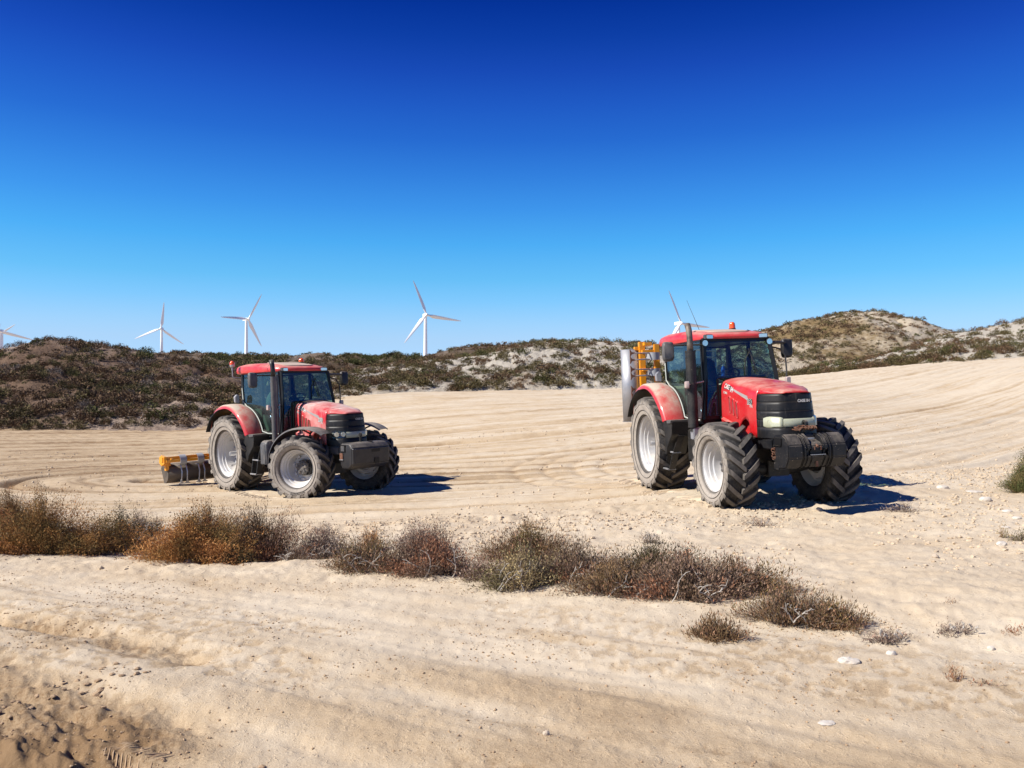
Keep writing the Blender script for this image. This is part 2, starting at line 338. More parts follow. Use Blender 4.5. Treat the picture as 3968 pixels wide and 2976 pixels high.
_A[:_n, :_n] = _k(_d2) + 3e-3 * np.eye(_n); _A[:_n, _n] = 1; _A[:_n, _n + 1:] = _cx; _A[_n:, :_n] = _A[:_n, _n:].T
_w = np.linalg.solve(_A, np.concatenate([_cp[:, 2], np.zeros(3)]))
def base_z(X, Y):
    """smooth terrain height (world), X Y arrays"""
    X = np.asarray(X, float); Y = np.asarray(Y, float); sh = X.shape
    D = np.clip(Y.ravel(), 1.5, 130); u = np.clip(1106 + FU * X.ravel() / np.clip(Y.ravel(), 1.5, None), -520, 2720)
    out = np.zeros(len(D)); q = np.stack([u / 700, np.log(D) * 1.6], 1)
    for i in range(0, len(D), 60000):
        qq = q[i:i + 60000]; r = _w[_n] + qq @ _w[_n + 1:]
        for j in range(_n): r = r + _w[j] * _k((qq[:, 0] - _cx[j, 0]) ** 2 + (qq[:, 1] - _cx[j, 1]) ** 2)
        out[i:i + 60000] = r
    return out.reshape(sh) + CAMZ
def bushD(X, Y):
    u = 1106 + FU * X / np.clip(Y, 1, None); return np.interp(u, [-500, 0, 600, 1100, 1800, 2212, 2700], [8.2, 7.8, 7.5, 6.8, 5.9, 5.4, 5.0])
def furrow_g(X, Y):
    h = .92 * np.logaddexp(0, (X - 5.5) / 2.2) * 2.2
    Yp = Y - h; cx, cy = -9.3, 21.3
    return np.where(Yp > cy, 0, 0) + np.hypot(np.minimum(X - cx, 0) * .75, Yp - cy), Yp
def detail(X, Y):
    """fine relief and soil tone. returns dz, soil"""
    u = 1106 + FU * X / np.clip(Y, 1, None); bd = bushD(X, Y)
    road = 1 - sst(Y, bd - 1.2, bd + .2)
    fieldm = sst(Y - np.interp(u, [-500, 300, 900, 1500, 1800, 2212, 2700], [11.2, 11.2, 11.6, 12.6, 14.5, 18.5, 20]), -.8, 1.0)
    berm = (1 - road) * (1 - fieldm)
    z = (fbm(X * .8, Y * .8, 4, 3) - .5) * .10 * (1 - fieldm * .6) * (1 - road * .45)
    # road: smooth dust with wheel streaks running across the view, down to the right
    ca, sa = math.cos(R(-27)), math.sin(R(-27)); a = X * ca + Y * sa; b = -X * sa + Y * ca
    st = fbm(a * .35, b * 2.6, 4, 21); z = z + road * ((st - .5) * .06 + (fbm(a * .8, b * 9, 3, 22) - .5) * .016)
    crumb_zone = sst(fbm(a * .55 + 5, b * 1.3, 3, 31), .50, .66)
    rut = np.exp(-((b - 3.42 - .05 * np.sin(a * 2)) / .17) ** 2) * sst(-a, 3.65, 3.85)
    corner = sst(-a + .25 * (fbm(X * 2, Y * 2, 2, 78) - .5), 2.6, 3.2) * (1 - sst(b, 2.55, 2.95)); low = np.clip(corner + .75 * rut, 0, 1)
    z = z - road * (rut * .025 + corner * .02) + road * np.exp(-((b - 3.62) / .05) ** 2) * sst(-a, 3.4, 3.8) * .012
    crumb = np.clip(crumb_zone * .35 + low, 0, 1) * road
    z = z + crumb * ((fbm(X * 9, Y * 9, 3, 5, .6) - .5) * .035 + (-np.abs(fbm(a * 2.2, b * 5, 4, 6) - .5) * .26 + (fbm(a * 12, b * 17, 3, 16, .7) - .5) * .055) * low)
    z = z + road * (fbm(X * 16, Y * 16, 2, 9) - .5) * .010
    # berm under and beyond the bushes: trampled clods
    z = z + berm * ((fbm(X * 6, Y * 6, 4, 12, .6) - .5) * .05 + .06 * np.exp(-((Y - bd - .6) / .8) ** 2))
    edge = np.exp(-((fieldm - .45) / .35) ** 2) * (1 - road)
    z = z + edge * (fbm(X * 4, Y * 4, 3, 14, .6) * .10)
    # cultivated field: harrow lines
    g, Yp = furrow_g(X, Y); wob = (fbm(X * .18, Y * .18, 3, 40) - .5) * 1.1; gg = g + wob
    one = np.zeros_like(gg)
    fine = (vn(gg * 5.2, X * .05, 41) - .5) * .05 + (vn(gg * 1.9, X * .04, 43) - .5) * .03
    tracks = np.zeros_like(gg)
    for k, (o, s) in enumerate([(.7, .14), (1.3, .12), (2.2, .16), (3.0, .12), (4.1, .16), (5.4, .15), (6.9, .2), (8.3, .2), (9.6, .22), (11.4, .2), (13.5, .28), (15.6, .25), (18, .35), (21.5, .35), (25, .4), (29, .45), (33, .5)]):
        tracks = tracks - .045 * np.exp(-((gg - o) / s) ** 2) * sst(vn(X * .12, one + k * 3.1, 50 + k), .35, .75)
    tracks = tracks * (1 + 2.4 * (1 - sst(X, -6, 3)))
    rc = np.hypot(X - 6.5, Y - 20.5)
    for rr0, ww in ((4.2, .12), (4.9, .14), (5.7, .12), (6.5, .14)): tracks = tracks - .028 * np.exp(-((rc - rr0 + .3 * (fbm(X * .5, Y * .5, 2, 91) - .5)) / ww) ** 2) * sst(-(X - 4.2), 0, 1.0)
    far = sst(Y, 30, 60)
    z = z + fieldm * (fine * (1 + .3 * far) + tracks * (1 + .6 * far) + (fbm(X * 5, Y * 5, 3, 60, .6) - .5) * .02)
    clod_f = fieldm * sst(fbm(X * .3, gg * 1.3, 3, 62), .5, .7)
    z = z + clod_f * (fbm(X * 7, Y * 7, 2, 63) - .5) * .04
    # soil tone
    spk = sst(fbm(a * .45, b * 1.7, 3, 81), .46, .62) * sst(fbm(X * 13, Y * 13, 3, 82, .6), .46, .62)
    z = z - road * spk * .006
    s = .13 + .46 * (st - .5) * road + road * spk * .30 + crumb * .45 + low * road * .18 + berm * (.05 * fbm(X * 2, Y * 2, 2, 70))
    s = s - .03 * berm - .04 * fieldm + road * .14 * (1 - sst(Y, 3.2, 5.2))
    s = s + fieldm * (.06 + (.30 * sst(.42 - vn(gg * 2.6 + .4, X * .04, 43), 0, .25) + .22 * sst(.34 - vn(gg * 6.5, X * .07, 45), 0, .2)) + tracks * -4.0) * (1 - .4 * far)
    left = sst(-X - .30 * (Y - 20), -2, 16) * sst(Y, 13, 24)
    s = s + fieldm * left * (.38 + .15 * (vn(gg * 3, X * .1, 44) - .5))
    s = s + fieldm * np.exp(-((g - .5) / 2.2) ** 2) * .0 - .12 * fieldm * sst(X, -2, 10) + clod_f * .12
    s = s + .16 * road * (1 - sst(Y, 3.0, 4.4))
    return z, s
def ground_z(X, Y):
    X = np.atleast_1d(np.asarray(X, float)); Y = np.atleast_1d(np.asarray(Y, float)); return base_z(X, Y) + detail(X, Y)[0]
def gz(x, y): return float(ground_z([x], [y])[0])

def build_ground():
    us = np.concatenate([np.linspace(-520, -40, 46)[:-1], np.arange(-40, 2252, 4.2), np.linspace(2252, 2720, 46)])
    lg = np.exp(np.concatenate([np.linspace(math.log(1.2), math.log(3.0), 40)[:-1], np.arange(math.log(3.0), math.log(60), .0062), np.linspace(math.log(60), math.log(135), 60)]))
    U, D = np.meshgrid(us, lg); X = (U - 1106) / FU * D; Y = D
    bz = base_z(X, Y); dz, so_ = detail(X, Y); Z = bz + dz
    V = np.stack([X.ravel(), Y.ravel(), Z.ravel()], 1); nr, nc = X.shape
    i = np.arange(nr - 1)[:, None] * nc + np.arange(nc - 1)[None]; F = np.stack([i, i + 1, i + 1 + nc, i + nc], -1).reshape(-1, 4)
    o = np_mesh('ground', V, F, M['ground'], ('soil', so_.ravel()), smooth=True); o['kind'] = 'structure'
    # apron round and behind the viewer, and plain out to the horizon
    xs = np.concatenate([-np.geomspace(6000, 2, 40), [0], np.geomspace(2, 6000, 40)])
    X, Y = np.meshgrid(xs, xs)
    r = np.hypot(X, Y); Z = np.where(Y < 3, -.12, 0) + 0 * X
    Z = np.interp(r, [0, 3, 20, 150, 400, 6000], [-.3, -.4, -3.2, -5.5, -9, -12]) + np.where((Y < 1.0), np.interp(r, [0, 20, 150], [.22, 2.8, 2.5]), 0)
    V = np.stack([X.ravel(), Y.ravel(), Z.ravel()], 1); nr, nc = X.shape
    i = np.arange(nr - 1)[:, None] * nc + np.arange(nc - 1)[None]; F = np.stack([i, i + 1, i + 1 + nc, i + nc], -1).reshape(-1, 4)
    o = np_mesh('plain', V, F, M['ground'], ('soil', np.full(len(V), .45)), smooth=True); o['kind'] = 'structure'
build_ground()

# ------------------------------------------------------------------ hills
PROT = {}
HILLS = []
def hill(name, ridge, base, Dr, Db, mat, soil_seed, nu=260, ns=70, amp=.5, shape=.8, gully=.6):
    """a hill side: crest line and foot line given by bearing; returns surface sampler"""
    ru, rv = np.array(ridge).T; bu, bv = np.array(base).T
    us = np.linspace(min(ru[0], bu[0]), max(ru[-1], bu[-1]), nu); ss = np.linspace(-.12, 1.9, ns)
    U, S = np.meshgrid(us, ss)
    def surf(U, S):
        dr = np.interp(U, *np.array(Dr).T) if isinstance(Dr, list) else Dr + 0 * U
        db = np.interp(U, *np.array(Db).T) if isinstance(Db, list) else Db + 0 * U
        # smooth crest
        zr = (829.5 - np.interp(U, ru, rv)) * dr / FU; zb = (829.5 - np.interp(U, bu, bv)) * db / FU
        D = db + (dr - db) * S
        t = np.clip(S, 0, 1); f = np.sin(t * math.pi / 2) ** shape
        z = zb + (zr - zb) * f
        z = np.where(S > 1, zr - (zr - zb + 2) * ((S - 1) / .9) ** 1.6, z); z = np.where(S < 0, zb + S * 6, z)
        X = (U - 1106) / FU * D
        n = (fbm(X * .09, D * .09, 5, soil_seed) - .5) * 2; rd = 1 - 2 * np.abs(fbm(X * .11 + 9, D * .05, 4, soil_seed + 5) - .5)
        env = np.sin(np.clip(S, 0, 1) * math.pi) + .12
        z = z + env * (n * amp - (rd ** 3) * gully) + (fbm(X * .9, D * .9, 4, soil_seed + 9, .65) - .5) * .55
        return X, D, z + CAMZ
    X, Y, Z = surf(U, S)
    soil = fbm(X * .06, Y * .06, 4, soil_seed + 20)
    V = np.stack([X.ravel(), Y.ravel(), Z.ravel()], 1); nr, nc = X.shape
    i = np.arange(nr - 1)[:, None] * nc + np.arange(nc - 1)[None]; F = np.stack([i, i + 1, i + 1 + nc, i + nc], -1).reshape(-1, 4)
    o = np_mesh(name, V, F, mat, ('soil', soil.ravel()), smooth=True); o['kind'] = 'structure'
    return surf
H_pale = hill_mat('pale_gypsum_hillside', (.56, .505, .42), (.30, .22, .145), -.04)
H_brown = hill_mat('brown_scrub_hillside', (.40, .31, .245), (.19, .125, .085), .06)
H_mid = hill_mat('mixed_hillside', (.54, .46, .35), (.24, .17, .085), -.05)
H_far = hill_mat('far_brown_hillside', (.24, .19, .15), (.12, .085, .055), .2)

S_far = hill('far_plateau', [(150, 772), (330, 766), (400, 763), (450, 764), (500, 768), (560, 767), (640, 766), (700, 765), (760, 768), (850, 769), (900, 772), (960, 776), (1100, 790)], [(150, 835), (1100, 830)], 300, 150, H_far, 100, amp=1.5, gully=1.5)
S_hump = hill('brown_hump', [(860, 800), (905, 777), (930, 766), (975, 756), (1040, 750), (1110, 747), (1250, 742), (1400, 745), (1600, 770)], [(860, 822), (1600, 820)], 170, 100, H_far, 130, amp=.6, gully=.5)
S_mid = hill('pale_hill', [(640, 822), (740, 800), (800, 790), (860, 783), (930, 776), (1000, 768), (1060, 757), (1110, 744), (1150, 738), (1250, 735), (1340, 739), (1420, 744), (1520, 752), (1620, 768), (1700, 800)],
             [(640, 858), (740, 848), (900, 841), (1100, 838), (1350, 835), (1500, 826), (1700, 815)], 96, [(640, 58), (900, 62), (1350, 63), (1700, 82)], H_pale, 200, nu=420, ns=100, amp=.35, gully=.55)
S_right = hill('round_hill', [(1300, 800), (1450, 765), (1560, 740), (1640, 716), (1700, 698), (1780, 684), (1830, 673), (1900, 671), (1960, 684), (2020, 704), (2090, 722), (2200, 740), (2350, 760)],
               [(1300, 800), (1700, 790), (2350, 775)], 165, 108, H_mid, 300, nu=420, ns=110, amp=1.0, gully=1.6)
S_rr = hill('right_hillside', [(1640, 810), (1700, 800), (1800, 782), (1900, 764), (1980, 742), (2040, 722), (2110, 711), (2160, 702), (2212, 690), (2300, 672), (2500, 650), (2720, 650)],
            [(1640, 815), (1700, 812), (1800, 800), (1900, 791), (2050, 780), (2212, 764), (2400, 745), (2720, 730)], [(1640, 90), (1900, 100), (2212, 108), (2720, 100)], [(1640, 86), (1900, 76), (2212, 71), (2720, 55)], H_pale, 400, nu=380, ns=90, amp=.5, gully=.9)
S_left = hill('scrub_hill', [(-520, 800), (-300, 790), (-100, 768), (0, 753), (60, 736), (110, 733), (180, 739), (250, 750), (330, 764), (400, 774), (470, 790), (540, 808), (600, 822), (700, 838), (790, 850)],
              [(-520, 930), (0, 922), (450, 912), (600, 885), (700, 862), (790, 852)], [(-520, 80), (300, 82), (790, 70)], [(-520, 42), (0, 45), (450, 47), (600, 52), (790, 60)], H_brown, 500, nu=420, ns=110, amp=.5, gully=.9)

# ------------------------------------------------------------------ scrub on the hills
def leaf_cloud(n, rx, rz, size, cols, seed, flat=.0, stemf=0.):
    """n loose leaf-sized triangles through a domed volume"""
    r = np.random.default_rng(seed)
    th = r.uniform(0, 2 * math.pi, n); ph = np.arccos(r.uniform(0.0, 1, n)); rad = r.uniform(.35, 1, n) ** .6
    nb = 1 + .25 * np.sin(th * 3 + seed) + .15 * np.sin(th * 5 + 2 * seed)
    c = np.stack([rx * rad * nb * np.sin(ph) * np.cos(th), rx * rad * nb * np.sin(ph) * np.sin(th), rz * rad * nb * np.cos(ph)], 1)
    d = c / (np.linalg.norm(c, axis=1, keepdims=True) + 1e-6) + r.normal(0, .5, (n, 3)) + np.array([0, 0, .3]); d /= np.linalg.norm(d, axis=1, keepdims=True)
    s = np.cross(d, r.normal(0, 1, (n, 3))); s /= np.linalg.norm(s, axis=1, keepdims=True)
    ln = size * r.uniform(.7, 1.5, (n, 1)); wd = size * r.uniform(.25, .5, (n, 1))
    V = np.stack([c - s * wd, c + s * wd, c + d * ln], 1).reshape(-1, 3); V[:, 2] = np.maximum(V[:, 2], -.03)
    F = np.arange(3 * n).reshape(-1, 3)
    cc = np.array(cols)[r.integers(0, len(cols), n)] * r.uniform(.6, 1.35, (n, 1)); C = np.repeat(cc, 3, 0)
    return V, F, C
SHC = {'olive': [(.12, .098, .042), (.145, .115, .05), (.095, .08, .036), (.17, .13, .065)],
       'brown': [(.18, .11, .062), (.135, .085, .05), (.22, .14, .08), (.095, .063, .04)],
       'green': [(.10, .10, .038), (.12, .118, .042), (.082, .08, .03)],
       'grey': [(.18, .145, .12), (.14, .115, .095), (.215, .17, .14)]}
protos = {}
for k in SHC:
    protos[k] = [leaf_cloud(520, .5, .5, .075, SHC[k], 40 + i * 7 + len(k)) for i in range(3)]
small_protos = {k: [leaf_cloud(96, .5, .46, .15, SHC[k], 90 + i * 5 + len(k)) for i in range(3)] for k in SHC}
proto_me = {}
for k in protos:
    proto_me[k] = []
    for V, F, C in protos[k]:
        o = np_mesh('shrub', V, F, M['foliage'], col=C); proto_me[k].append(o.data); bpy.data.objects.remove(o)
cand = []   # (screen size, X, Y, Z, scale, kind, hill)
def scatter(surf, u0, u1, n, kinds, hname, smin=.5, smax=1.25, smaxrange=1.12, dens=None, sl_=0.0, seed=0):
    r = np.random.default_rng(500 + seed); U = r.uniform(u0, u1, n * 3); S = r.uniform(sl_, smaxrange, n * 3)
    X, Y, Z = surf(U, S); d = fbm(X * .12, Y * .12, 3, 600 + seed); pr = np.clip((d - .25) * 2.2, .08, 1) if hname != 'pale' else np.clip(.35 + d * .8, 0, 1)
    if dens is not None: pr = pr * dens(U, S)
    ok = np.nonzero(r.uniform(0, 1, len(U)) < pr)[0][:n]
    ks = list(kinds); pw = np.array([kinds[k] for k in ks], float); pw /= pw.sum(); kk = r.choice(len(ks), len(ok), p=pw)
    sc_ = r.uniform(0, 1, len(ok)) ** (1.2 if hname in ('pale', 'right') else 1.8) * (smax - smin) + smin
    occ = {}; sp = {'pale': .9, 'right': .95, 'round': .8, 'scrub': .7}.get(hname, 0)
    for j, i in enumerate(ok):
        if sp and smin < .75:
            ck = (int(X[i] / sp), int(Y[i] / sp))
            if any((X[i] - q[0]) ** 2 + (Y[i] - q[1]) ** 2 < (sp * (.55 + .55 * sc_[j])) ** 2 for dx in (-1, 0, 1) for dy in (-1, 0, 1) for q in occ.get((ck[0] + dx, ck[1] + dy), ())): continue
            occ.setdefault(ck, []).append((X[i], Y[i]))
        cand.append((sc_[j] / Y[i] * 1000, X[i], Y[i], Z[i] - .04, sc_[j], ks[kk[j]], hname, S[i]))
scatter(S_left, -330, 780, 4700, {'brown': 3.4, 'olive': 2.4, 'grey': 2, 'green': .3}, 'scrub', .3, 1.15, dens=lambda U, S: 1.1 - .40 * S + 0 * U, seed=1)
scatter(S_left, -60, 780, 240, {'brown': 3, 'olive': 3, 'green': .6}, 'scrub', .8, 1.7, .85, seed=9)
scatter(S_mid, 640, 1690, 2600, {'olive': 5, 'brown': 3, 'green': .5}, 'pale', .40, 1.5, dens=lambda U, S: np.where(S < .3, 1.2, .95), seed=2)
scatter(S_left, -60, 780, 130, {'brown': 3, 'olive': 3, 'green': .5}, 'scrub', .7, 1.4, .05, sl_=-.02, seed=19)
scatter(S_mid, 640, 1690, 90, {'brown': 2, 'olive': 3, 'green': .8}, 'pale', .9, 1.7, .22, seed=12)
scatter(S_mid, 640, 960, 150, {'brown': 4, 'olive': 3, 'grey': 1}, 'pale', .5, 1.2, .6, seed=13)
scatter(S_right, 1550, 2330, 5200, {'olive': 5, 'brown': 4.4, 'green': .3}, 'round', .4, 1.6, dens=lambda U, S: np.clip(1.7 - np.abs(U - 1720) / 220, .42, 1.2), seed=3)
scatter(S_rr, 1650, 2700, 2000, {'olive': 4, 'brown': 3.4, 'green': .6}, 'right', .5, 1.5, dens=lambda U, S: np.where(S < .3, 1.3, .95), seed=4)
scatter(S_rr, 1660, 2700, 240, {'olive': 4, 'brown': 3, 'green': 1.0}, 'right', .8, 1.6, .15, sl_=.0, seed=14)
scatter(S_hump, 880, 1120, 260, {'brown': 4, 'olive': 2}, 'far', .7, 1.7, seed=5)
scatter(S_far, 330, 960, 620, {'brown': 3, 'olive': 3}, 'far', 1.0, 2.6, seed=6)
scatter(S_far, 730, 905, 240, {'green': 1, 'olive': 1}, 'far', 1.6, 3.0, .75, sl_=.35, seed=7)
scatter(S_far, 440, 620, 150, {'green': 1, 'olive': 1}, 'far', 1.6, 2.8, .6, sl_=.2, seed=8)
HN = {'scrub': ('{} shrub on the dark scrubby hill left of the tractor with the folded-down implement', 'shrubs on the dark scrubby hill'),
      'pale': ('{} shrub on the pale gypsum hill between the two tractors', 'shrubs on the pale gypsum hill'),
      'round': ('{} shrub on the tall round hill behind the right tractor', 'shrubs on the tall round hill'),
      'right': ('{} shrub on the pale hillside above the sloping field', 'shrubs on the hillside above the sloping field'),
      'far': ('{} shrub on the far brown plateau under the turbines', 'shrubs on the far plateau')}
def land(h, u):
    if h == 'scrub': return 'dark hill' + (' near the left edge' if u < 120 else ' left of the turbines' if u < 330 else ' below a turbine' if u < 420 else ' beside the tractor')
    if h == 'pale': return 'pale hill' + (' beside the left tractor' if u < 880 else ' below the tallest turbine' if u < 1230 else ' beside the right tractor')
    if h == 'round': return 'tall round hill'
    if h == 'right': return 'slope above the right field'
    return 'far plateau'
KN = {'olive': 'olive green', 'brown': 'dry brown', 'green': 'fresh green', 'grey': 'grey leafless'}
inview = [c for c in cand if -20 < 1106 + FU * c[1] / c[2] < 2232 and c[7] < 1.04]
ind = set(id(c) for c in sorted(inview, key=lambda c: -c[0])[:300])
for c in cand:
    if id(c) in ind:
        o = bpy.data.objects.new('shrub', proto_me[c[5]][random.randrange(3)]); COL.objects.link(o)
        o.location = c[1:4]; s = c[4]; o.scale = (s * random.uniform(.9, 1.3), s * random.uniform(.9, 1.2), s * random.uniform(.75, 1.1)); o.rotation_euler = (0, 0, random.uniform(0, 6.28))
        u_ = 1106 + FU * c[1] / c[2]; lb, gr = HN[c[6]]
        szw = 'large' if s > 1.45 else ('medium' if s > 1.1 else 'small'); zw = 'at the foot' if c[7] < .12 else ('low on the slope' if c[7] < .35 else ('halfway up' if c[7] < .7 else 'near the crest'))
        tag(o, '%s %s shrub %s of the %s' % (szw, KN[c[5]], zw, land(c[6], u_)), 'shrub', gr)
rest = {}
for c in cand:
    if id(c) not in ind: rest.setdefault(c[6], []).append(c)
for hn, cs in rest.items():
    Vs, Fs, Cs = [], [], []; off = 0
    for c in cs:
        V, F, C = (protos if c[0] > 11.5 else small_protos)[c[5]][random.randrange(3)]
        a = random.uniform(0, 6.28); s = c[4]; ca, sa = math.cos(a), math.sin(a)
        W = np.stack([(V[:, 0] * ca - V[:, 1] * sa) * s * 1.1 + c[1], (V[:, 0] * sa + V[:, 1] * ca) * s * 1.1 + c[2], V[:, 2] * s * .95 + c[3]], 1)
        Vs.append(W); Fs.append(F + off); Cs.append(C * random.uniform(.8, 1.2)); off += len(V)
    o = np_mesh('hillside_scrub', np.concatenate(Vs), np.concatenate(Fs), M['foliage'], col=np.concatenate(Cs)); tag(o, None, None, kind='stuff')
    o['label'] = {'scrub': 'low scattered scrub covering the dark hill', 'pale': 'small scattered scrub on the pale gypsum hill', 'round': 'scrub covering the tall round hill', 'right': 'scrub on the hillside above the sloping field', 'far': 'distant scrub on the far plateau'}[hn]; o['category'] = 'scrub'

# ------------------------------------------------------------------ wind turbines
def make_turbine():
    root = empty('wind_turbine'); H = 62.0; RB = 26.0
    MB().loft([[(r * math.cos(a), r * math.sin(a), z) for a in np.linspace(0, 2 * math.pi, 20, endpoint=False)] for z, r in ((0, 2.0), (10, 1.85), (30, 1.5), (50, 1.2), (60.6, 1.05))]).build('tower', M['turbine'], root)
    MB().loft([[(x, y * w_, H + z * h_) for y, z in ((-1, -.8), (1, -.8), (1.0, .7), (.7, 1), (-.7, 1), (-1.0, .7))] for x, w_, h_ in ((-4.0, .9, 1.0), (-3.7, 1.2, 1.25), (1.6, 1.2, 1.25), (2.0, 1.1, 1.1))]).build('nacelle', M['turbine'], root, smooth=30)
    hb = MB().loft([[(x, r * math.cos(a), r * math.sin(a)) for a in np.linspace(0, 2 * math.pi, 16, endpoint=False)] for x, r in ((-.9, 1.2), (.2, 1.35), (1.2, 1.0), (1.8, .35))]).build('hub', M['turbine'], root, loc=(3.0, 0, H))
    prof = []
    for t, ch, th in ((.03, 1.3, 1.3), (.08, 1.5, 1.2), (.2, 3.1, .8), (.4, 2.5, .55), (.65, 1.8, .36), (.88, 1.1, .2), (1., .35, .08)):
        tw = R(38 * (1 - t) ** 2 + 12); pts = [(-.35, 0), (-.2, .5), (.1, .55), (.65, 0), (.1, -.4), (-.2, -.4)]
        prof.append([(-(c * ch) * math.sin(tw) + b * th * math.cos(tw), c * ch * math.cos(tw) + b * th * math.sin(tw), t * RB) for c, b in pts])
    bl = MB().loft(prof).build('blade', M['turbine'], hb, smooth=60)
    for k in (1, 2):
        b2 = bl.copy(); COL.objects.link(b2); b2.parent = hb; b2.rotation_euler = (k * 2 * math.pi / 3, 0, 0)
    return root
tb = make_turbine()
# yaw: rotor axis turned to the viewer is -90; ang: how far the rotor has turned about its axis
TL = [(919, 677, 78, -70, 22, 'tallest white wind turbine, on the skyline between the two tractors'),
      (532, 686, 66, -38, -30, 'white wind turbine standing above the roof of the left tractor'),
      (349, 706, 57, -78, -6, 'white wind turbine rising behind the crest of the dark scrubby hill'),
      (1466, 695, 76, -66, 25, 'white wind turbine behind the roof and exhaust of the right tractor'),
      (1, 711, 68, -75, 14, 'white wind turbine cut by the left edge of the view'),
      (5, 716, 38, -95, -60, 'smaller white turbine just behind the one at the left edge'),
      (284, 769, 29, -85, 40, 'distant turbine with only its blade tips showing over the hill')]
for i, (u, v, lp, yaw, ang, lab) in enumerate(TL):
    r_ = tb if i == 0 else copy_tree(tb)
    D = 26.0 * FU / lp; hz = (829.5 - v) * D / FU + CAMZ
    r_.location = ((u - 1106) / FU * D, D, hz - 62); r_.rotation_euler = (0, 0, R(yaw))
    [c for c in r_.children if c.name.startswith('hub')][0].rotation_euler = (R(ang), 0, 0)
    tag(r_, lab, 'wind turbine', 'wind turbines on the horizon')
#TRACTORS
# ------------------------------------------------------------------ tractors
def wheel(parent, name, loc, side, Rt, rr, hw, nl, steer, rear, phase, sweep):
    """side -1: outer face towards -Y (the tractor's right)"""
    s = side; yo = .80 * hw
    mb = MB()
    dd = .27 if rear else .15
    prof = [(rr + .012, yo + .004), (rr + .012, yo - .012), (rr - .006, yo - .02), (rr - .022, yo - .05), (rr - .03, yo - .09), (rr - .05, yo - .10), (rr - .056, yo - .15), (rr - .078, yo - .165), (rr - .084, yo - .22)]
    if rear: prof += [(rr - .09, yo - .26), (rr - .11, yo - .38), (.28, yo - .40), (.23, yo - .40), (.20, yo - .37), (.0, yo - .37)]
    else: prof += [(rr - .095, yo - .28), (rr - .12, yo - .33), (.20, yo - .33), (.18, yo - .30), (.0, yo - .30)]
    mb.lathe([(r, s * y) for r, y in prof], 56)
    mb.lathe([(rr - .09, s * (yo - .26)), (rr - .05, -s * (yo - .12)), (rr + .012, -s * yo)], 40)
    for k in range(8):     # lugs that bolt the disc to the rim
        a = k * math.pi / 4 + .2; mb.box((0, s * (yo - (.37 if rear else .31)), rr - .125), (.09, .03, .06), Matrix.Rotation(a, 4, 'Y'))
    o = mb.build(name, M['rim'], parent, 40, loc=loc, rot=(0, 0, R(steer)))
    # tyre
    t = MB(); n = 72; rm = (rr + Rt) / 2
    pr = [(rr + .010, yo - .012), (rr + .03, yo + .015), (rr + .05, hw * .97), (rm, hw * 1.08), (Rt - .13, hw * 1.07), (Rt - .085, hw * 1.01), (Rt - .075, hw * .88), (Rt - .062, hw * .5), (Rt - .058, 0)]
    pr = pr + [(r, -y) for r, y in pr[-2::-1]]
    t.lathe(pr, n)
    ringr = rr + (Rt - rr) * .34
    t.lathe([(ringr - .006, s * (hw * 1.055)), (ringr, s * (hw * 1.085)), (ringr + .006, s * (hw * 1.055))], n)
    t.lathe([(Rt - .15, s * (hw * 1.05)), (Rt - .142, s * (hw * 1.10)), (Rt - .132, s * (hw * 1.05))], n)
    for k in range(nl):
        for ss in (-1, 1):
            a0 = 2 * math.pi * (k + (.5 if ss > 0 else 0)) / nl + phase; rings = []
            m_ = 9
            for i in range(m_):
                q = i / (m_ - 1)
                y = ss * hw * (1.085 - 1.15 * max(0, q - .10) / .90) if q > .1 else ss * hw * (1.10 - .015 * q * 10)
                a = a0 + R(sweep) * (q ** .92)
                rt = Rt - .012 * (1 - math.cos(min(1, abs(y) / hw) * 1.4)) - (.022 if i == 1 else 0); rb = Rt - .10
                if i == 0: rt = Rt - .125; rb = Rt - .15
                wb = R(3.3 if rear else 4.2) * (1.12 if q > .2 else .95); wt = wb * .74
                if i == m_ - 1: wt *= .8
                rings.append([(rad * math.sin(a + da), y, rad * math.cos(a + da)) for rad, da in ((rb, -wb), (rt, -wt), (rt, wt), (rb, wb))])
            t.loft(rings)
    ty = t.build('tyre', M[('rubber_r%d' if rear else 'rubber_f%d') % s], o, 42, rot=(0, random.uniform(0, .3), 0))
    h = MB()
    if rear:
        h.lathe([(0, s * (yo - .06)), (.048, s * (yo - .06)), (.052, s * (yo - .07)), (.052, s * (yo - .26)), (.12, s * (yo - .27)), (.135, s * (yo - .29)), (.135, s * (yo - .37))], 24)
        for k in range(10):
            a = k * .6283; h.lathe([(0, s * (yo - .345)), (.016, s * (yo - .345)), (.016, s * (yo - .39))], 6, (.2 * math.sin(a), 0, .2 * math.cos(a)))
        h.box((.0, s * (yo - .29), .085), (.10, .09, .07)); h.box((.0, s * (yo - .29), -.085), (.10, .09, .07))
        hm = M['steel']
    else:
        yo -= .16; h.lathe([(0, s * (yo - .015)), (.06, s * (yo - .015)), (.075, s * (yo - .03)), (.13, s * (yo - .035)), (.145, s * (yo - .06)), (.15, s * (yo - .13)), (.175, s * (yo - .14))], 28)
        for k in range(5):
            a = k * 1.2566; h.lathe([(0, s * (yo - .008)), (.026, s * (yo - .010)), (.032, s * (yo - .02)), (.032, s * (yo - .05))], 10, (.092 * math.sin(a), 0, .092 * math.cos(a)))
        for k in range(12):
            a = k * .5236; h.lathe([(0, s * (yo - .06)), (.012, s * (yo - .06)), (.012, s * (yo - .14))], 6, (.158 * math.sin(a), 0, .158 * math.cos(a)))
        hm = M['hub']
    h.build('hub', hm, o, 35)
    return o, ty
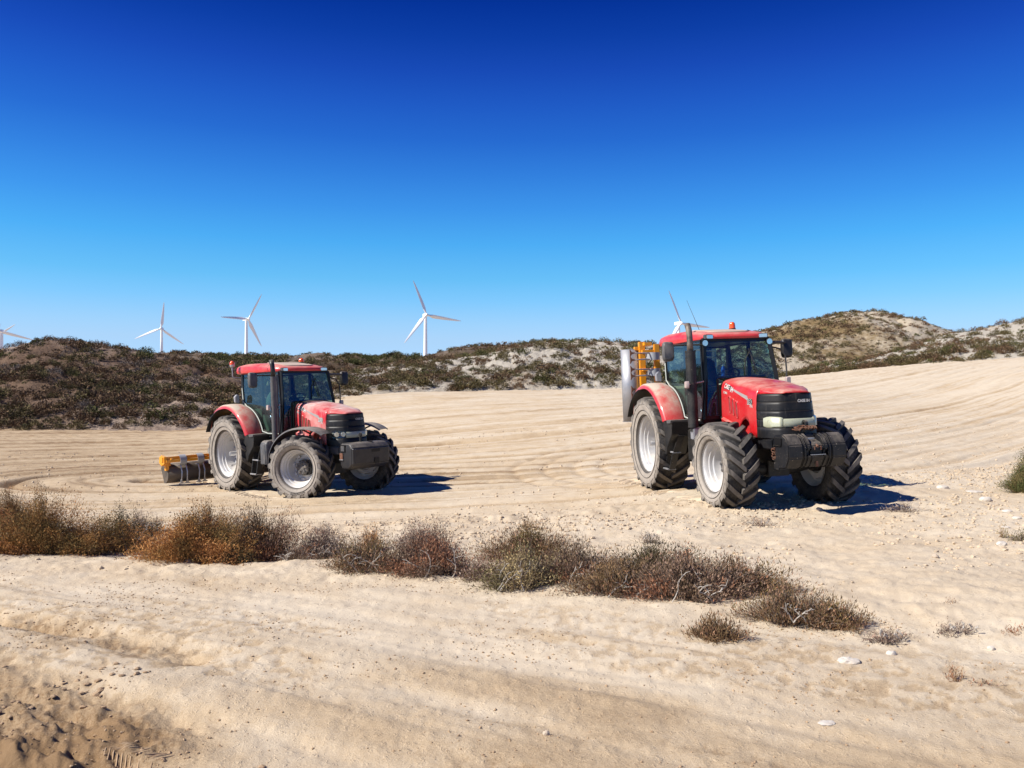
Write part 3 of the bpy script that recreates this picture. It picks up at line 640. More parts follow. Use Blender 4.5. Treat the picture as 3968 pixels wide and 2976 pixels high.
def text_mesh(txt, size, bold=0., shear=0.):
    c = bpy.data.curves.new('lettering', 'FONT'); c.body = txt; c.size = size; c.offset = bold; c.shear = shear; c.resolution_u = 2; c.align_x = 'LEFT'
    o = bpy.data.objects.new('tmp', c); COL.objects.link(o); dg = bpy.context.evaluated_depsgraph_get(); dg.update()
    me = bpy.data.meshes.new_from_object(o.evaluated_get(dg)); bpy.data.objects.remove(o); bpy.data.curves.remove(c)
    vs = [v.co.copy() for v in me.vertices]; fs = [tuple(p.vertices) for p in me.polygons]; bpy.data.meshes.remove(me); return vs, fs
def text_obj(name, txt, size, fn, m, parent, bold=0., shear=0., xs=1.):
    """text laid on a surface: fn(u, v) -> point"""
    vs, fs = text_mesh(txt, size, bold, shear)
    me = bpy.data.meshes.new(name); me.from_pydata([tuple(fn(v.x * xs, v.y)) for v in vs], [], fs); me.materials.append(m)
    o = bpy.data.objects.new(name, me); COL.objects.link(o); o.parent = parent; return o

itp = lambda x, xs, ys: float(np.interp(x, xs, ys))
NX = 3.26                                     # where the red hood meets the black nose
def hz(x): return itp(x, (1.95, 2.3, 2.8, 3.26, 3.62), (2.05, 2.03, 1.975, 1.885, 1.80))
def hB(x, z=1.5):
    lean = .10 * (1.8 - z)                    # nose is longer at the bottom
    return itp(x - (lean if x > 3.3 else 0), (1.95, 2.5, 3.0, 3.26, 3.62), (.425, .455, .46, .445, .235))
def hw(x, z):
    t = max(0., min(1., (hz(x) - z) / .20)); return hB(x, z) * (.80 + .20 * math.sqrt(max(0, 1 - (1 - t) ** 2))) * (1 - .03 * max(0, z - 1.5))
def hood_ring(x, zb, nz=9):
    zs = hz(x); w = hw(x, zs); half = [(0, zs + .045), (w * .35, zs + .042), (w * .7, zs + .028), (w * .93, zs + .008)]
    for i in range(nz):
        q = i / (nz - 1); z = zs - (zs - zb) * q ** 1.4; half.append((hw(x, z), z))
    return [(x, -y, z) for y, z in half[::-1]] + [(x, y, z) for y, z in half[1:]]
def zb_f(x): return itp(x, (1.95, 2.3, 2.62, 2.70, 2.80, 2.92, 3.02, 3.07, 3.26), (1.34, 1.28, 1.20, 1.29, 1.38, 1.42, 1.36, 1.13, 1.13))

def make_tractor(T, steer, v):
    root = empty('tractor'); mt = Matrix(T[1].tolist()).to_4x4(); mt.translation = Vector(T[0].tolist()) + Vector((0, 0, CAMZ - .025)); root.matrix_world = mt
    red = M[v['red']]
    # wheels ------------------------------------------------------------
    for s in (-1, 1):
        wheel(root, 'rear_wheel', (0, s * .875, .905), s, .915, .525, .285, 20, 0, True, .1 * s, 19)
        w_, ty = wheel(root, 'front_wheel', (2.89, s * .845, .685), s, .70, .390, .245, 18, steer, False, .2, 24)
    if v['tyre_text']:
        for wn, rt_, y_, sz in (('rear_wheel', .71, .318, .085), ('front_wheel', .525, .274, .07)):
            for ww in [c for c in root.children if c.name.startswith(wn) and c.location.y < 0]:
                for a0 in (2.4, -.75) if wn == 'rear_wheel' else (.55, 3.6):
                    text_obj('tyre_lettering', 'ALLIANCE', sz, lambda u, q, a0=a0, rt_=rt_, y_=y_: (math.sin(-a0 + u / rt_ * 1.15) * (rt_ + q - .03), -y_, math.cos(-a0 + u / rt_ * 1.15) * (rt_ + q - .03)), M['dark_text'], ww, .0016)
    # chassis -----------------------------------------------------------
    mb = MB(); mb.box((.9, 0, .95), (2.3, .62, .6)); mb.box((2.6, 0, .98), (1.7, .5, .45)); mb.box((1.6, .0, .62), (1.2, .42, .12))
    mb.box((3.35, 0, .86), (.55, .34, .26)); mb.tube([(2.0, -.2, .6), (2.9, -.1, .52)], .06); mb.box((2.2, -.32, 1.12), (.5, .12, .28)); mb.box((2.75, -.33, 1.2), (.35, .06, .2)); mb.build('chassis', M['blackm'], root, bevel=.015)
    mb = MB(); mb.tube([(0, -.72, .905), (0, -.4, .95), (0, .4, .95), (0, .72, .905)], [.13, .2, .2, .13], 16); mb.build('rear_axle', M['blackm'], root)
    mb = MB(); mb.tube([(2.89, -.66, .66), (2.89, -.30, .60), (2.89, .30, .60), (2.89, .66, .66)], [.09, .10, .10, .09], 12)
    for s in (-1, 1): mb.lathe([(0, s * .62), (.15, s * .62), (.17, s * .68), (.17, s * .75)], 20, (2.89, 0, .685)); mb.tube([(2.65, s * .2, .62), (2.68, s * .6, .66)], .025)
    mb.box((2.89, 0, .62), (.30, .36, .26)); mb.build('front_axle', M['blackm'], root, bevel=.01)
    mb = MB()
    mb.box((3.30, 0, 1.035), (.66, .80, .17)); mb.box((3.66, 0, 1.02), (.12, .62, .16)); mb.box((3.40, 0, .93), (.4, .5, .10)); mb.box((3.02, 0, 1.00), (.10, .84, .12))
    mb.build('bumper', M['weight'] if not v['boxweight'] else M['grey_iron'], root, bevel=.02)
    # hood ---------------------------------------------------------------
    mb = MB(); xs = [1.95, 1.965] + list(np.linspace(2.05, 2.6, 6)) + [2.65, 2.70, 2.75, 2.80, 2.86, 2.92, 2.98, 3.02, 3.045, 3.07, 3.12, 3.20, NX]
    mb.loft([hood_ring(x, zb_f(x), 12) for x in xs], False, False)
    hood = mb.build('hood', red, root, 50, solid=.004)
    mb = MB()      # rear face of the hood and inner duct behind the wheel arch
    mb.loft([[(x, y * .80, z) for x_, y, z in hood_ring(x, 1.15, 8)] for x in (2.45, 2.7, 3.0, 3.2)], False, False); mb.build('engine_side_panel', red, hood, 40)
    r0 = hood_ring(1.953, 1.3, 8); mb = MB(); mb.add([(p[0] + .015, p[1] * .985, p[2] - .008) for p in r0], [tuple(range(len(r0)))]); mb.build('bulkhead', M['frame'], hood)
    for s in (-1, 1):
        # flared lower body line
        ring = []; mb = MB()
        for x in (2.02, 2.2, 2.4, 2.6): z = itp(x, (2.02, 2.6), (1.40, 1.28)); ring.append([(x, s * (hw(x, z) + .002), z + .03), (x, s * (hw(x, z) + .045), z), (x, s * (hw(x, z) + .03), z - .07), (x, s * (hw(x, z) - .02), z - .08)])
        mb.loft(ring); mb.build('body_flare', red, hood, 50)
        for k, (vx, vz) in enumerate(((2.33, 1.66), (2.47, 1.62), (2.61, 1.575))):
            h_ = .30; pts = []; mb = MB()
            for sc_, off in ((1.0, .001), (.92, .014), (.70, .014), (.62, .003)):
                rg = []
                for i in range(16):
                    a = i / 16 * 2 * math.pi; cx = math.copysign(abs(math.cos(a)) ** .6, math.cos(a)) * .052 * (sc_ if sc_ > .9 else sc_ * .95); cz = math.copysign(abs(math.sin(a)) ** .45, math.sin(a)) * h_ / 2 * (sc_ if sc_ > .9 else .88)
                    x = vx + cx - cz * .10; z = vz - .02 + cz; rg.append((x, s * (hw(x, z) + off + .002), z))
                pts.append(rg)
            mb.loft(pts, True, False); vent = mb.build('vent_surround', red if not v['boxweight'] else M['red'], hood, 50)
            mb = MB(); mb.add(pts[-1], [tuple(range(16))])
            for q in range(7):
                z = vz - .02 - .10 + q * .033; x = vx - (z - vz) * .10; mb.box((x, s * (hw(x, z) + .003), z), (.055, .006, .008))
            mb.build('louvre', M['rust'] if v['boxweight'] else M['slot'], vent)  # dark slat colours paint in the shade of the vent recess
        # decal stripe and lettering
        def on_side(x0, z0, ang, s=s, off=.005):
            ca, sa = math.cos(ang), math.sin(ang)
            def fn(u, q):
                if s > 0: u = -u
                x = x0 + u * ca - q * sa * (1 if s < 0 else -1); z = z0 + (u * sa if s < 0 else u * sa) + q * ca; return (x, s * (hw(x, z) + off), z)
            return fn
        ang = math.atan2(-.27, .90)
        fn = on_side(2.14, 1.915, ang); n = 14; vs = []
        for i in range(n + 1):
            q = i / n; x = 2.40 + q * .60; zc_ = 1.945 + (x - 2.14) * math.tan(ang) ; hh = .012 + .022 * q
            zc_ = 1.905 - q * .165
            vs += [(x, s * (hw(x, zc_ + hh) + .004), zc_ + hh), (x + .01 * 0, s * (hw(x, zc_ - hh) + .004), zc_ - hh)]
        mb = MB(); mb.add(vs, [(2 * i, 2 * i + 1, 2 * i + 3, 2 * i + 2) for i in range(n)]); mb.build('stripe', M['grey_text'], hood)
        vs = []
        for i in range(n + 1):
            q = i / n; x = 2.05 + q * .36; zc_ = 1.965 - q * .06; hh = .05 - .022 * q
            vs += [(x, s * (hw(x, zc_ + hh) + .0035), zc_ + hh), (x, s * (hw(x, zc_ - hh) + .0035), zc_ - hh)]
        mb = MB(); mb.add(vs, [(2 * i, 2 * i + 1, 2 * i + 3, 2 * i + 2) for i in range(n)]); mb.build('decal_backing', M['dark_text'], hood)
        if s < 0:
            text_obj('brand_lettering', 'CASE', .105, on_side(2.075, 1.93, -.17, off=.0075), M['white_text'], hood, .003, 0, .95)
            text_obj('brand_lettering', 'IH', .115, on_side(2.345, 1.862, -.20, off=.0075), M['white_text'], hood, .004, 0, .95)
            text_obj('model_lettering', v['num'], .125, on_side(2.985, 1.655, -.10, off=.0085), M['dark_text'] if not v['boxweight'] else M['grey_text'], hood, .004, 0, .85)
            text_obj('model_lettering', v['num'], .125, on_side(2.978, 1.652, -.10, off=.0072), M['white_text'], hood, .010, 0, .85)
            text_obj('model_lettering', 'CVX', .045, on_side(3.06, 1.600, -.08), M['white_text'], hood, .001)
            text_obj('model_lettering', 'PUMA', .06, on_side(2.06, 1.83, -.10), M['white_text'], hood, .001)
        else:
            text_obj('brand_lettering', 'CASE IH', .10, on_side(2.50, 1.875, .17), M['white_text'], hood, .003)
    # nose: black bands, each its own panel --------------------------------
    def nose_ring(z, g=0.):
        lean = .10 * (1.8 - z); fx = 3.62 + lean; pts = []
        wf = .235 + .06 * (1.8 - z); 
        half = [(NX + .004, .452 - .03 * max(0, z - 1.6) * 6), (NX + .10, .425 - .03 * max(0, z - 1.6) * 5), (fx - .13, wf + .105), (fx - .03, wf + .03), (fx + .01, wf - .01), (fx + .045, wf * .5), (fx + .055, 0)]
        half = [(x - (g if x > 3.4 else 0), y - g) for x, y in half]
        return [(x, -y, z) for x, y in half] + [(x, y, z) for x, y in half[-2::-1]]
    nose = None
    bands = [(1.80, 1.685), (1.677, 1.545), (1.537, 1.415), (1.407, 1.30), (1.292, 1.13)]
    core = MB(); core.loft([nose_ring(z, .018) for z in (1.79, 1.5, 1.13)], False); gr = core.build('grille', M['frame'], root, 30)
    for i, (za, zb) in enumerate(bands):
        mb = MB(); mb.loft([nose_ring(z) for z in np.linspace(za, zb, 4)] + [nose_ring(zb, .018)], False)
        if i == 0:
            top = nose_ring(1.80); mb2 = MB()
        mb.build('grille_panel', M['nose'], gr, 35, solid=.004)
    # red cap that runs from the hood down to the top of the nose
    mb = MB(); capr = []
    nr = nose_ring(1.802)
    for x in (NX - .002, 3.34, 3.42, 3.50, 3.57, 3.62):
        w_ = itp(x, (NX, 3.34, 3.50, 3.58, 3.62), (.40, .375, .285, .245, .225)); zt = itp(x, (NX, 3.62), (hz(NX) + .045, 1.845)); ze = itp(x, (NX, 3.40, 3.62), (1.80, 1.803, 1.803)); zs = itp(x, (NX, 3.62), (hz(NX), 1.82))
        capr.append([(x, -w_ - .012, ze), (x, -w_ + .005, zs - .02), (x, -w_ * .86, zs + .012), (x, -w_ * .45, zt - .008), (x, 0, zt), (x, w_ * .45, zt - .008), (x, w_ * .86, zs + .012), (x, w_ - .005, zs - .02), (x, w_ + .012, ze)])
    capr.append([(3.675, y * .9, 1.803 if abs(y) > .2 else 1.808) for (x, y, z) in capr[-1]])
    mb.loft(capr, False, False); mb.build('hood_tip', red, hood, 50, solid=.008)
    # headlights and light bar
    def nose_pt(z, f, off):      # f: 0 = rear right edge .. 1 = centre
        rg = nose_ring(z, -off); n = 7; q = f * (n - 1); i = min(int(q), n - 2); a, b = Vector(rg[i]), Vector(rg[i + 1]); return a.lerp(b, q - i)
    for s in (-1, 1):
        fs_ = np.linspace(1.25 / 6, 4.15 / 6, 9); rings = []
        for f_ in fs_:
            e = 0.012 if f_ in (fs_[0], fs_[-1]) else 0
            zt = itp(f_, (fs_[0], fs_[2], fs_[-1]), (1.442, 1.455, 1.44)) - e; zb = itp(f_, (fs_[0], fs_[2], fs_[-1]), (1.293, 1.283, 1.288)) + e
            ring = [nose_pt(zt, f_, .004), nose_pt(zt - .02, f_, .02 - e), nose_pt(zb + .02, f_, .02 - e), nose_pt(zb, f_, .004), nose_pt((zt + zb) / 2, f_, -.002)]
            rings.append([(p.x, p.y if s < 0 else -p.y, p.z) for p in ring])
        mb = MB(); mb.loft(rings); hl = mb.build('headlight', M['lens'] if not v['boxweight'] else M['glassc'], root, 50)
        for f_, rad in ((2.0 / 6, .055), (3.3 / 6, .055)):
            p = nose_pt(1.368, f_, .006); q = nose_pt(1.368, f_, .05); d = Vector((.75, -.66, 0)).normalized() if f_ < .5 else Vector((.86, -.5, 0)).normalized()
            p = Vector((p.x, p.y if s < 0 else -p.y, p.z)); d = Vector((d.x, d.y if s < 0 else -d.y, 0))
            mb = MB(); mb.tube([p - d * .012, p + d * (.003 if not v['boxweight'] else .006)], [rad, rad * .9], 18); mb.build('reflector', M['chrome'] if v['boxweight'] else M['lens'], hl, 30)
    rings = []
    for f_ in np.linspace(4.2 / 6, 1, 5): rings.append([nose_pt(1.418, f_, .004), nose_pt(1.40, f_, .017), nose_pt(1.31, f_, .017), nose_pt(1.292, f_, .004)])
    rings += [[Vector((p.x, -p.y, p.z)) for p in rg] for rg in rings[-2::-1]]
    MB().loft(rings).build('light_bar', M['lens'], root, 50)
    text_obj('emblem_lettering', 'CASE IH', .058, lambda u, q: (3.62 + .10 * (1.8 - 1.66) + .063, .0 + u * .95, 1.663 + q), M['white_text'] if not v['boxweight'] else M['bracket'], gr, .003)
    mb = MB(); mb.box((3.680, .105, 1.683), (.012, .245, .064)); mb.build('emblem_plate', M['frame'], gr, bevel=.005)
    # fix the mirror image: text reads left to right for someone in front of the tractor (+Y is the tractor's left)
    # front weight ----------------------------------------------------------
    if not v['boxweight']:
        prof = [(3.78, 1.19), (4.02, 1.205), (4.12, 1.16), (4.20, 1.05), (4.20, .86), (4.10, .72), (4.0, .70), (3.74, .70), (3.74, .80), (3.80, .80), (3.80, 1.0), (3.76, 1.0)]
        cuts = [(-.455, -.225), (-.217, .217), (.225, .455)]
        wt = None
        for a, b in cuts:
            mb = MB()
            if (a, b) == cuts[1]:
                # centre casting with a handhold notch on top and a slot across the front
                p2 = [(3.78, 1.19), (4.02, 1.205), (4.12, 1.16), (4.20, 1.05), (4.20, .975), (4.13, .965), (4.13, .905), (4.205, .895), (4.20, .86), (4.10, .72), (3.74, .70), (3.76, 1.0)]
                p3 = [(3.78, 1.19), (3.95, 1.20), (3.97, 1.13), (4.12, 1.08), (4.195, 1.03), (4.20, .975), (4.13, .965), (4.13, .905), (4.205, .895), (4.20, .86), (4.10, .72), (3.74, .70), (3.76, 1.0)]
                mb.prism(prof, -.217, -.172); mb.prism(p2, -.168, -.10); mb.prism(p3, -.098, .098); mb.prism(p2, .10, .168); mb.prism(prof, .172, .217)
            else: mb.prism(prof, a, b)
            o = mb.build('front_weight' if wt is None else 'weight_segment', M['weight'], root if wt is None else wt, 30, bevel=.016)
            if wt is None: wt = o
        mb = MB(); mb.box((3.92, -.462, 1.10), (.20, .012, .11)); mb.box((3.90, -.468, 1.035), (.22, .02, .012)); mb.build('recess_plate', M['frame'], wt, bevel=.004)
        mb = MB(); mb.box((4.205, 0, .905), (.012, .24, .008)); mb.box((4.0, 0, 1.12), (.02, .14, .04)); mb.build('steel_lip', M['steel'], wt, bevel=.002)
        mb = MB(); mb.box((3.82, -.40, .715), (.16, .10, .09)); mb.build('foot', M['weight'], wt, bevel=.012)
        mb = MB(); mb.tube([(4.16, 0, 1.04), (4.205, .0, 1.02)], .02); mb.box((4.203, -.05, 1.0), (.008, .012, .05)); mb.box((4.203, .05, 1.0), (.008, .014, .06)); mb.box((4.16, .0, .77), (.02, .03, .08)); mb.build('rust_streak', M['rust'], wt)
        mb = MB(); mb.lathe([(.028, -.02), (.062, -.02), (.062, .02), (.028, .02), (.028, -.02)], 20, (3.84, .02, 1.335)); mb.box((3.84, .02, 1.25), (.075, .035, .11)); mb.build('tow_eye', M['black'], root, 40)
    else:
        mb = MB(); zt, zb = 1.20, .66
        def rect(z, x0, x1, yw, c): return [(x0, -yw, z), (x1 - c, -yw, z), (x1, -yw + c * 1.1, z), (x1 + .02, 0, z), (x1, yw - c * 1.1, z), (x1 - c, yw, z), (x0, yw, z)]
        mb.loft([rect(zb, 3.80, 4.10, .44, .06), rect(zb + .10, 3.78, 4.25, .47, .04), rect(zt - .10, 3.78, 4.27, .48, .04), rect(zt, 3.80, 4.16, .46, .06)])
        wt = mb.build('front_weight', M['weight2'], root, 30, bevel=.025, seg=3)
        mb = MB(); mb.box((3.92, -.482, 1.09), (.17, .02, .15)); mb.build('recess_plate', M['frame'], wt, bevel=.004)
        mb = MB(); mb.box((3.92, -.494, 1.09), (.12, .01, .11)); mb.build('cover_plate', M['grey_iron'], wt, bevel=.004)
        for kk in range(3):
            mb = MB()
            if kk == 0: mb.tube([(4.12, .06, 1.203), (4.12, .06, 1.215)], .05, 16)
            else: mb.box(((4.285, .08, 1.03), (4.285, .10, .82))[kk - 1], ((.012, .20, .06), (.012, .11, .12))[kk - 1])
            mb.build('socket', M['frame'], wt)
        mb = MB(); mb.box((3.86, -.485, .93), (.10, .02, .13)); mb.build('rust_streak', M['rust'], wt)
        mb = MB(); mb.box((3.86, -.492, .86), (.13, .02, .018)); mb.build('steel_lip', M['steel'], wt)
        mb = MB(); mb.box((3.86, .0, 1.29), (.05, .035, .20)); mb.tube([(3.86, -.02, 1.35), (3.86, .02, 1.35)], .045, 16); mb.build('tow_eye', M['black'], root, 40, bevel=.006)
    # cab -------------------------------------------------------------------
    zs_ = 1.40
    def side_y(z): return .745 - .085 * (z - 1.4) / 1.4
    arc = [(.07 + 1.13 * math.cos(a), .93 + 1.10 * math.sin(a)) for a in np.linspace(R(84), R(27), 12)]   # over the rear wheel
    out = [(.00, 2.80), (.02, 2.45), (.10, 2.12)] + [p for p in arc if p[0] > .2] + [(1.28, 1.40), (1.84, 1.40), (1.87, 1.80), (1.84, 2.12), (1.70, 2.78)]
    for s in (-1, 1):
        mb = MB(); inn = []
        cx = sum(p[0] for p in out) / len(out); cz = sum(p[1] for p in out) / len(out)
        def ins(p, d):
            vx, vz = p[0] - cx, p[1] - cz; l = math.hypot(vx, vz); return (p[0] - vx / l * d, p[1] - vz / l * d)
        n = len(out)
        def pt(p, off=0): return (p[0], s * (side_y(p[1]) + off), p[1])
        inn = [ins(p, .045) for p in out]
        vs = [pt(p) for p in out] + [pt(p) for p in inn] + [pt(p, -.05) for p in out] + [pt(p, -.05) for p in inn]
        fs = []
        for i in range(n):
            j = (i + 1) % n; fs += [(i, j, n + j, n + i), (2 * n + i, 3 * n + i, 3 * n + j, 2 * n + j), (i, 2 * n + i, 2 * n + j, j), (n + i, n + j, 3 * n + j, 3 * n + i)]
        mb.add(vs, fs); fr = mb.build('door_frame', M['frame'], root, 30)
        mb = MB(); mb.add([pt(p, -.012) for p in inn], [tuple(range(n))]); mb.build('side_window', M['glass'], fr)
        lower = [p for p in out[2:-4]]
        mb = MB(); rg = []
        for p in [out[1]] + lower + [(1.28, 1.39), (1.8, 1.385)]: rg.append([(p[0] + .012, s * (side_y(p[1]) + .006), p[1] + .012), (p[0] - .004, s * (side_y(p[1]) + .016), p[1] - .004), (p[0] - .012, s * (side_y(p[1]) + .002), p[1] - .02)])
        mb.loft(rg); mb.build('edge_trim', M['green_trim'], fr)
        mb = MB(); mb.box((1.62, s * (side_y(1.9) + .02), 1.98), (.05, .03, .14)); mb.build('door_handle', M['black'], fr, bevel=.006)
    for s in (-1, 1):
        mb = MB(); mb.loft([[(x, s * y, z) for x, y in ((xa, ya), (xa + .07, ya - .02), (xa + .03, ya - .075), (xa - .04, ya - .03))] for z, xa, ya in ((1.40, 1.84, .735), (2.10, 1.83, .69), (2.78, 1.69, .635))]); mb.build('pillar', M['frame'], root, 30)
        mb = MB(); mb.loft([[(x, s * y, z) for x, y in ((-.05, .67), (.03, .67), (.03, .61), (-.05, .61))] for z in (1.85, 2.80)]); mb.build('pillar', M['frame'], root, 30)
        mb = MB(); mb.loft([[(x + .9, s * y, z) for x, y in ((-.03, .65), (.03, .65), (.03, .60), (-.03, .60))] for z in (1.6, 2.80)]); mb.build('pillar', M['frame'], root, 30)
    for c_ in ((1.68, 0, 2.765), (-.02, 0, 2.76), (-.02, 0, 1.88)):
        mb = MB(); mb.box(c_, (.07, 1.24, .08)); mb.build('cab_beam', M['frame'], root, 30)
    for s in (-1, 1):
        mb = MB(); mb.box((1.86, s * .57, 1.42), (.06, .30, .06)); mb.build('sill', M['frame'], root); mb = MB(); mb.box((1.885, s * .455, 1.77), (.04, .03, .62)); mb.build('window_bar', M['frame'], root)
    mb = MB(); mb.box((1.85, 0, 2.105), (.05, .88, .045)); mb.build('window_bar', M['frame'], root)
    mb = MB()
    mb.add([(1.885, -.44, 2.10), (1.885, .44, 2.10), (1.74, .44, 2.74), (1.74, -.44, 2.74)], [(0, 1, 2, 3)])
    for s in (-1, 1): mb.add([(1.885, s * .44, 1.44), (1.865, s * .71, 1.44), (1.85, s * .67, 2.10), (1.71, s * .62, 2.74), (1.74, s * .44, 2.74), (1.885, s * .44, 2.10)], [(0, 1, 2, 3, 4, 5)])
    mb.build('windscreen', M['glass'], root, 20)
    mb = MB(); mb.add([(-.05, -.66, 1.92), (-.05, .66, 1.92), (-.03, .66, 2.74), (-.03, -.66, 2.74)], [(0, 1, 2, 3)]); mb.build('rear_window', M['glass'], root)
    mb = MB(); mb.box((.9, 0, 1.36), (1.86, 1.46, .07)); mb.box((.35, 0, 1.55), (.8, 1.3, .35)); mb.box((.15, 0, 1.78), (.35, 1.3, .3)); mb.box((1.72, 0, 1.7), (.16, .7, .55)); mb.build('cab_floor', M['frame'], root, bevel=.02)
    for s in (-1, 1):
        mb = MB(); mb.prism([(-.02, 1.5), (-.02, 2.06), (.12, 2.10)] + [(p[0] - .05, p[1] - .05) for p in arc if p[0] > .2] + [(1.2, 1.42)], s * .60, s * .645); mb.prism([(.9, 1.40), (1.22, 1.40), (1.0, 1.78), (.7, 1.95), (.5, 1.95)], s * .55, s * .650); mb.build('inner_panel', M['panel'], root, bevel=.008)
    mb = MB(); mb.box((.85, 0, 2.76), (1.7, 1.3, .03)); mb.build('headliner', M['frame'], root)
    mb = MB(); mb.box((.62, 0, 1.92), (.5, .52, .14)); mb.loft([[(x, y, z) for x, y in ((.36 - t * .12, -.26 + t * .05), (.46 - t * .12, -.22 + t * .05), (.46 - t * .12, .22 - t * .05), (.36 - t * .12, .26 - t * .05))] for t, z in ((0, 1.9), (.4, 2.2), (.8, 2.45), (1.1, 2.50))]); mb.box((.62, .33, 2.12), (.40, .08, .07)); mb.box((.62, -.34, 2.12), (.46, .14, .09)); mb.build('seat', M['seat'], root, bevel=.035, seg=3)
    mb = MB(); pth = [(1.36 + .11 * math.cos(a), .20 * math.sin(a), 2.17 + .10 * -math.cos(a) * -1) for a in np.linspace(0, 2 * math.pi, 25)]
    mb.tube(pth, .014, 8, False); mb.tube([(1.36, -.19, 2.17), (1.36, .19, 2.17)], .012); mb.tube([(1.36, 0, 2.17), (1.62, 0, 1.85)], .03); st = mb.build('steering_wheel', M['blackm'], root)
    mb = MB(); mb.box((1.62, 0, 1.98), (.16, .34, .26)); mb.box((1.05, -.52, 2.12), (.5, .18, .10)); mb.tube([(1.2, -.5, 2.1), (1.25, -.5, 2.35)], .02); mb.box((1.25, -.50, 2.42), (.05, .16, .12)); mb.build('console', M['frame'], root, bevel=.02)
    mb = MB(); mb.tube([(.1, .3, 2.72), (1.0, .45, 2.74), (1.35, .42, 2.70), (1.45, .40, 2.5), (1.42, .36, 2.25)], .014); mb.tube([(1.50, .38, 2.55), (1.55, .30, 2.2)], .012); mb.build('grab_bar', M['blackm'], root)
    mb = MB(); mb.tube([(1.90, .06, 2.13), (1.83, .10, 2.40), (1.79, .25, 2.62)], .009); mb.tube([(1.81, .18, 2.6), (1.90, .28, 2.18)], .011); mb.build('wiper', M['black'], root)
    # roof -------------------------------------------------------------------
    mb = MB(); rings = []
    def rplan(inset, z, droop=0.):
        pts = [(1.74, 0), (1.73, .28), (1.71, .48), (1.63, .575), (1.30, .64), (.7, .70), (.1, .725), (-.16, .71), (-.28, .60), (-.33, .30), (-.34, 0)]
        half = pts; full = half + [(x, -y) for x, y in half[-2:0:-1]]
        cx = .7; fk = lambda x_: float(np.interp(x_, (.3, 1.7), (1, .62)))
        return [(cx + (x - cx) * (1 - inset / 1.05), y * (1 - inset / .74), 2.775 + (z - 2.775) * fk(cx + (x - cx) * (1 - inset / 1.05)) + (.0 if z < 2.84 else (z - 2.84) / .10 * .075 * (1 - ((cx + (x - cx) * (1 - inset / 1.05) - .6) / 1.15) ** 2))) for x, y in full]
    for ins_, z in ((.06, 2.775), (.0, 2.80), (-.012, 2.85), (.0, 2.90), (.03, 2.925), (.09, 2.94), (.18, 2.947), (.3, 2.95), (.5, 2.952)): rings.append(rplan(ins_, z))
    mb.loft(rings); roof = mb.build('roof', M['red_roof'], root, 40)
    mb = MB(); rg = []
    for ins_, z in ((0, 0), (.01, .014), (.2, .018)):
        k = 1 - ins_ / .6; rg.append([(1.08 + dx * k, dy * k, 2.775 + .178 * itp(1.08 + dx * k, (.3, 1.7), (1, .62)) + z + .084 * (1 - ((1.08 + dx * k - .6) / 1.15) ** 2)) for dx, dy in ((.50, 0), (.48, .26), (.42, .36), (-.30, .42), (-.38, .36), (-.42, 0), (-.38, -.36), (-.30, -.42), (.42, -.36), (.48, -.26))])
    mb.loft(rg); mb.build('roof_hatch', M['hatch'], roof, 50)
    mb = MB()
    for x in (1.10, ): pass
    for s in (-1, 1): mb.tube([(1.24, s * .655, 2.81), (1.22, s * .655, 2.87), (1.20, s * .635, 2.925), (1.14, s * .50, 2.98)], .006, 6)
    mb.build('roof_seam', M['frame'], roof)
    for s in (-1, 1):
        mb = MB(); mb.box((1.70, s * .51, 2.825), (.09, .17, .085), Matrix.Translation((1.70, s * .51, 2.825)) @ Matrix.Rotation(-s * .35, 4, 'Z') @ Matrix.Translation((-1.70, -s * .51, -2.825))); wl = mb.build('work_light', M['grey_iron'], roof, bevel=.012)
        mb = MB(); mb.box((1.745, s * .497, 2.825), (.02, .14, .06), Matrix.Translation((1.745, s * .497, 2.825)) @ Matrix.Rotation(-s * .35, 4, 'Z') @ Matrix.Translation((-1.745, -s * .497, -2.825))); mb.build('lens', M['chrome'], wl, bevel=.006)
        if not v['boxweight']:
            mb = MB(); mb.tube([(1.70, s * .60, 2.715), (1.77, s * .60, 2.715)], [.045, .06], 20); wl = mb.build('round_lamp', M['black'], root)
            mb = MB(); mb.tube([(1.765, s * .60, 2.715), (1.778, s * .60, 2.715)], .051, 20); mb.build('lens', M['chrome'], wl)
    for (bx, by, bz, st_) in v['beacons']:
        if st_:
            mb = MB(); mb.tube([(.0, -.70, 2.70), (-.06, -.86, 2.71), (-.07, -.87, 2.74), (-.07, -.87, bz)], .013); mb.tube([(-.07, -.87, bz - .08), (-.07, -.87, bz)], .022); mb.build('beacon_stalk', M['galv'], root)
            bx, by = -.07, -.87
            mb = MB(); mb.lathe([(0, 0), (.05, 0), (.06, .03), (.058, .055)], 20); b0 = mb.build('beacon_base', M['steel'], root, loc=(bx, by, bz), rot=(R(90), 0, 0))
            mb = MB(); mb.lathe([(.058, .05), (.06, .08), (.05, .12), (.028, .145), (0, .15)], 20); mb.build('beacon_lens', M['orange'], b0)
        else:
            mb = MB(); mb.lathe([(0, 0), (.065, 0), (.065, .02), (0, .022)], 20); b0 = mb.build('beacon_base', M['black'], roof, loc=(bx, by, bz), rot=(R(90), 0, 0))
            mb = MB(); mb.lathe([(.06, .02), (.058, .06), (.052, .11), (.036, .135), (0, .145)] if not v['boxweight'] else [(.06, .02), (.066, .05), (.056, .085), (.03, .11), (0, .115)], 20); mb.build('beacon_lens', M['orange'], b0)
    if v['antenna']:
        mb = MB(); mb.tube([(.97, -.36, 3.02), (.44, -.36, 3.63)], [.006, .003], 6); mb.tube([(.985, -.36, 2.97), (.96, -.36, 3.0)], .012); mb.build('antenna', M['blackm'], root)
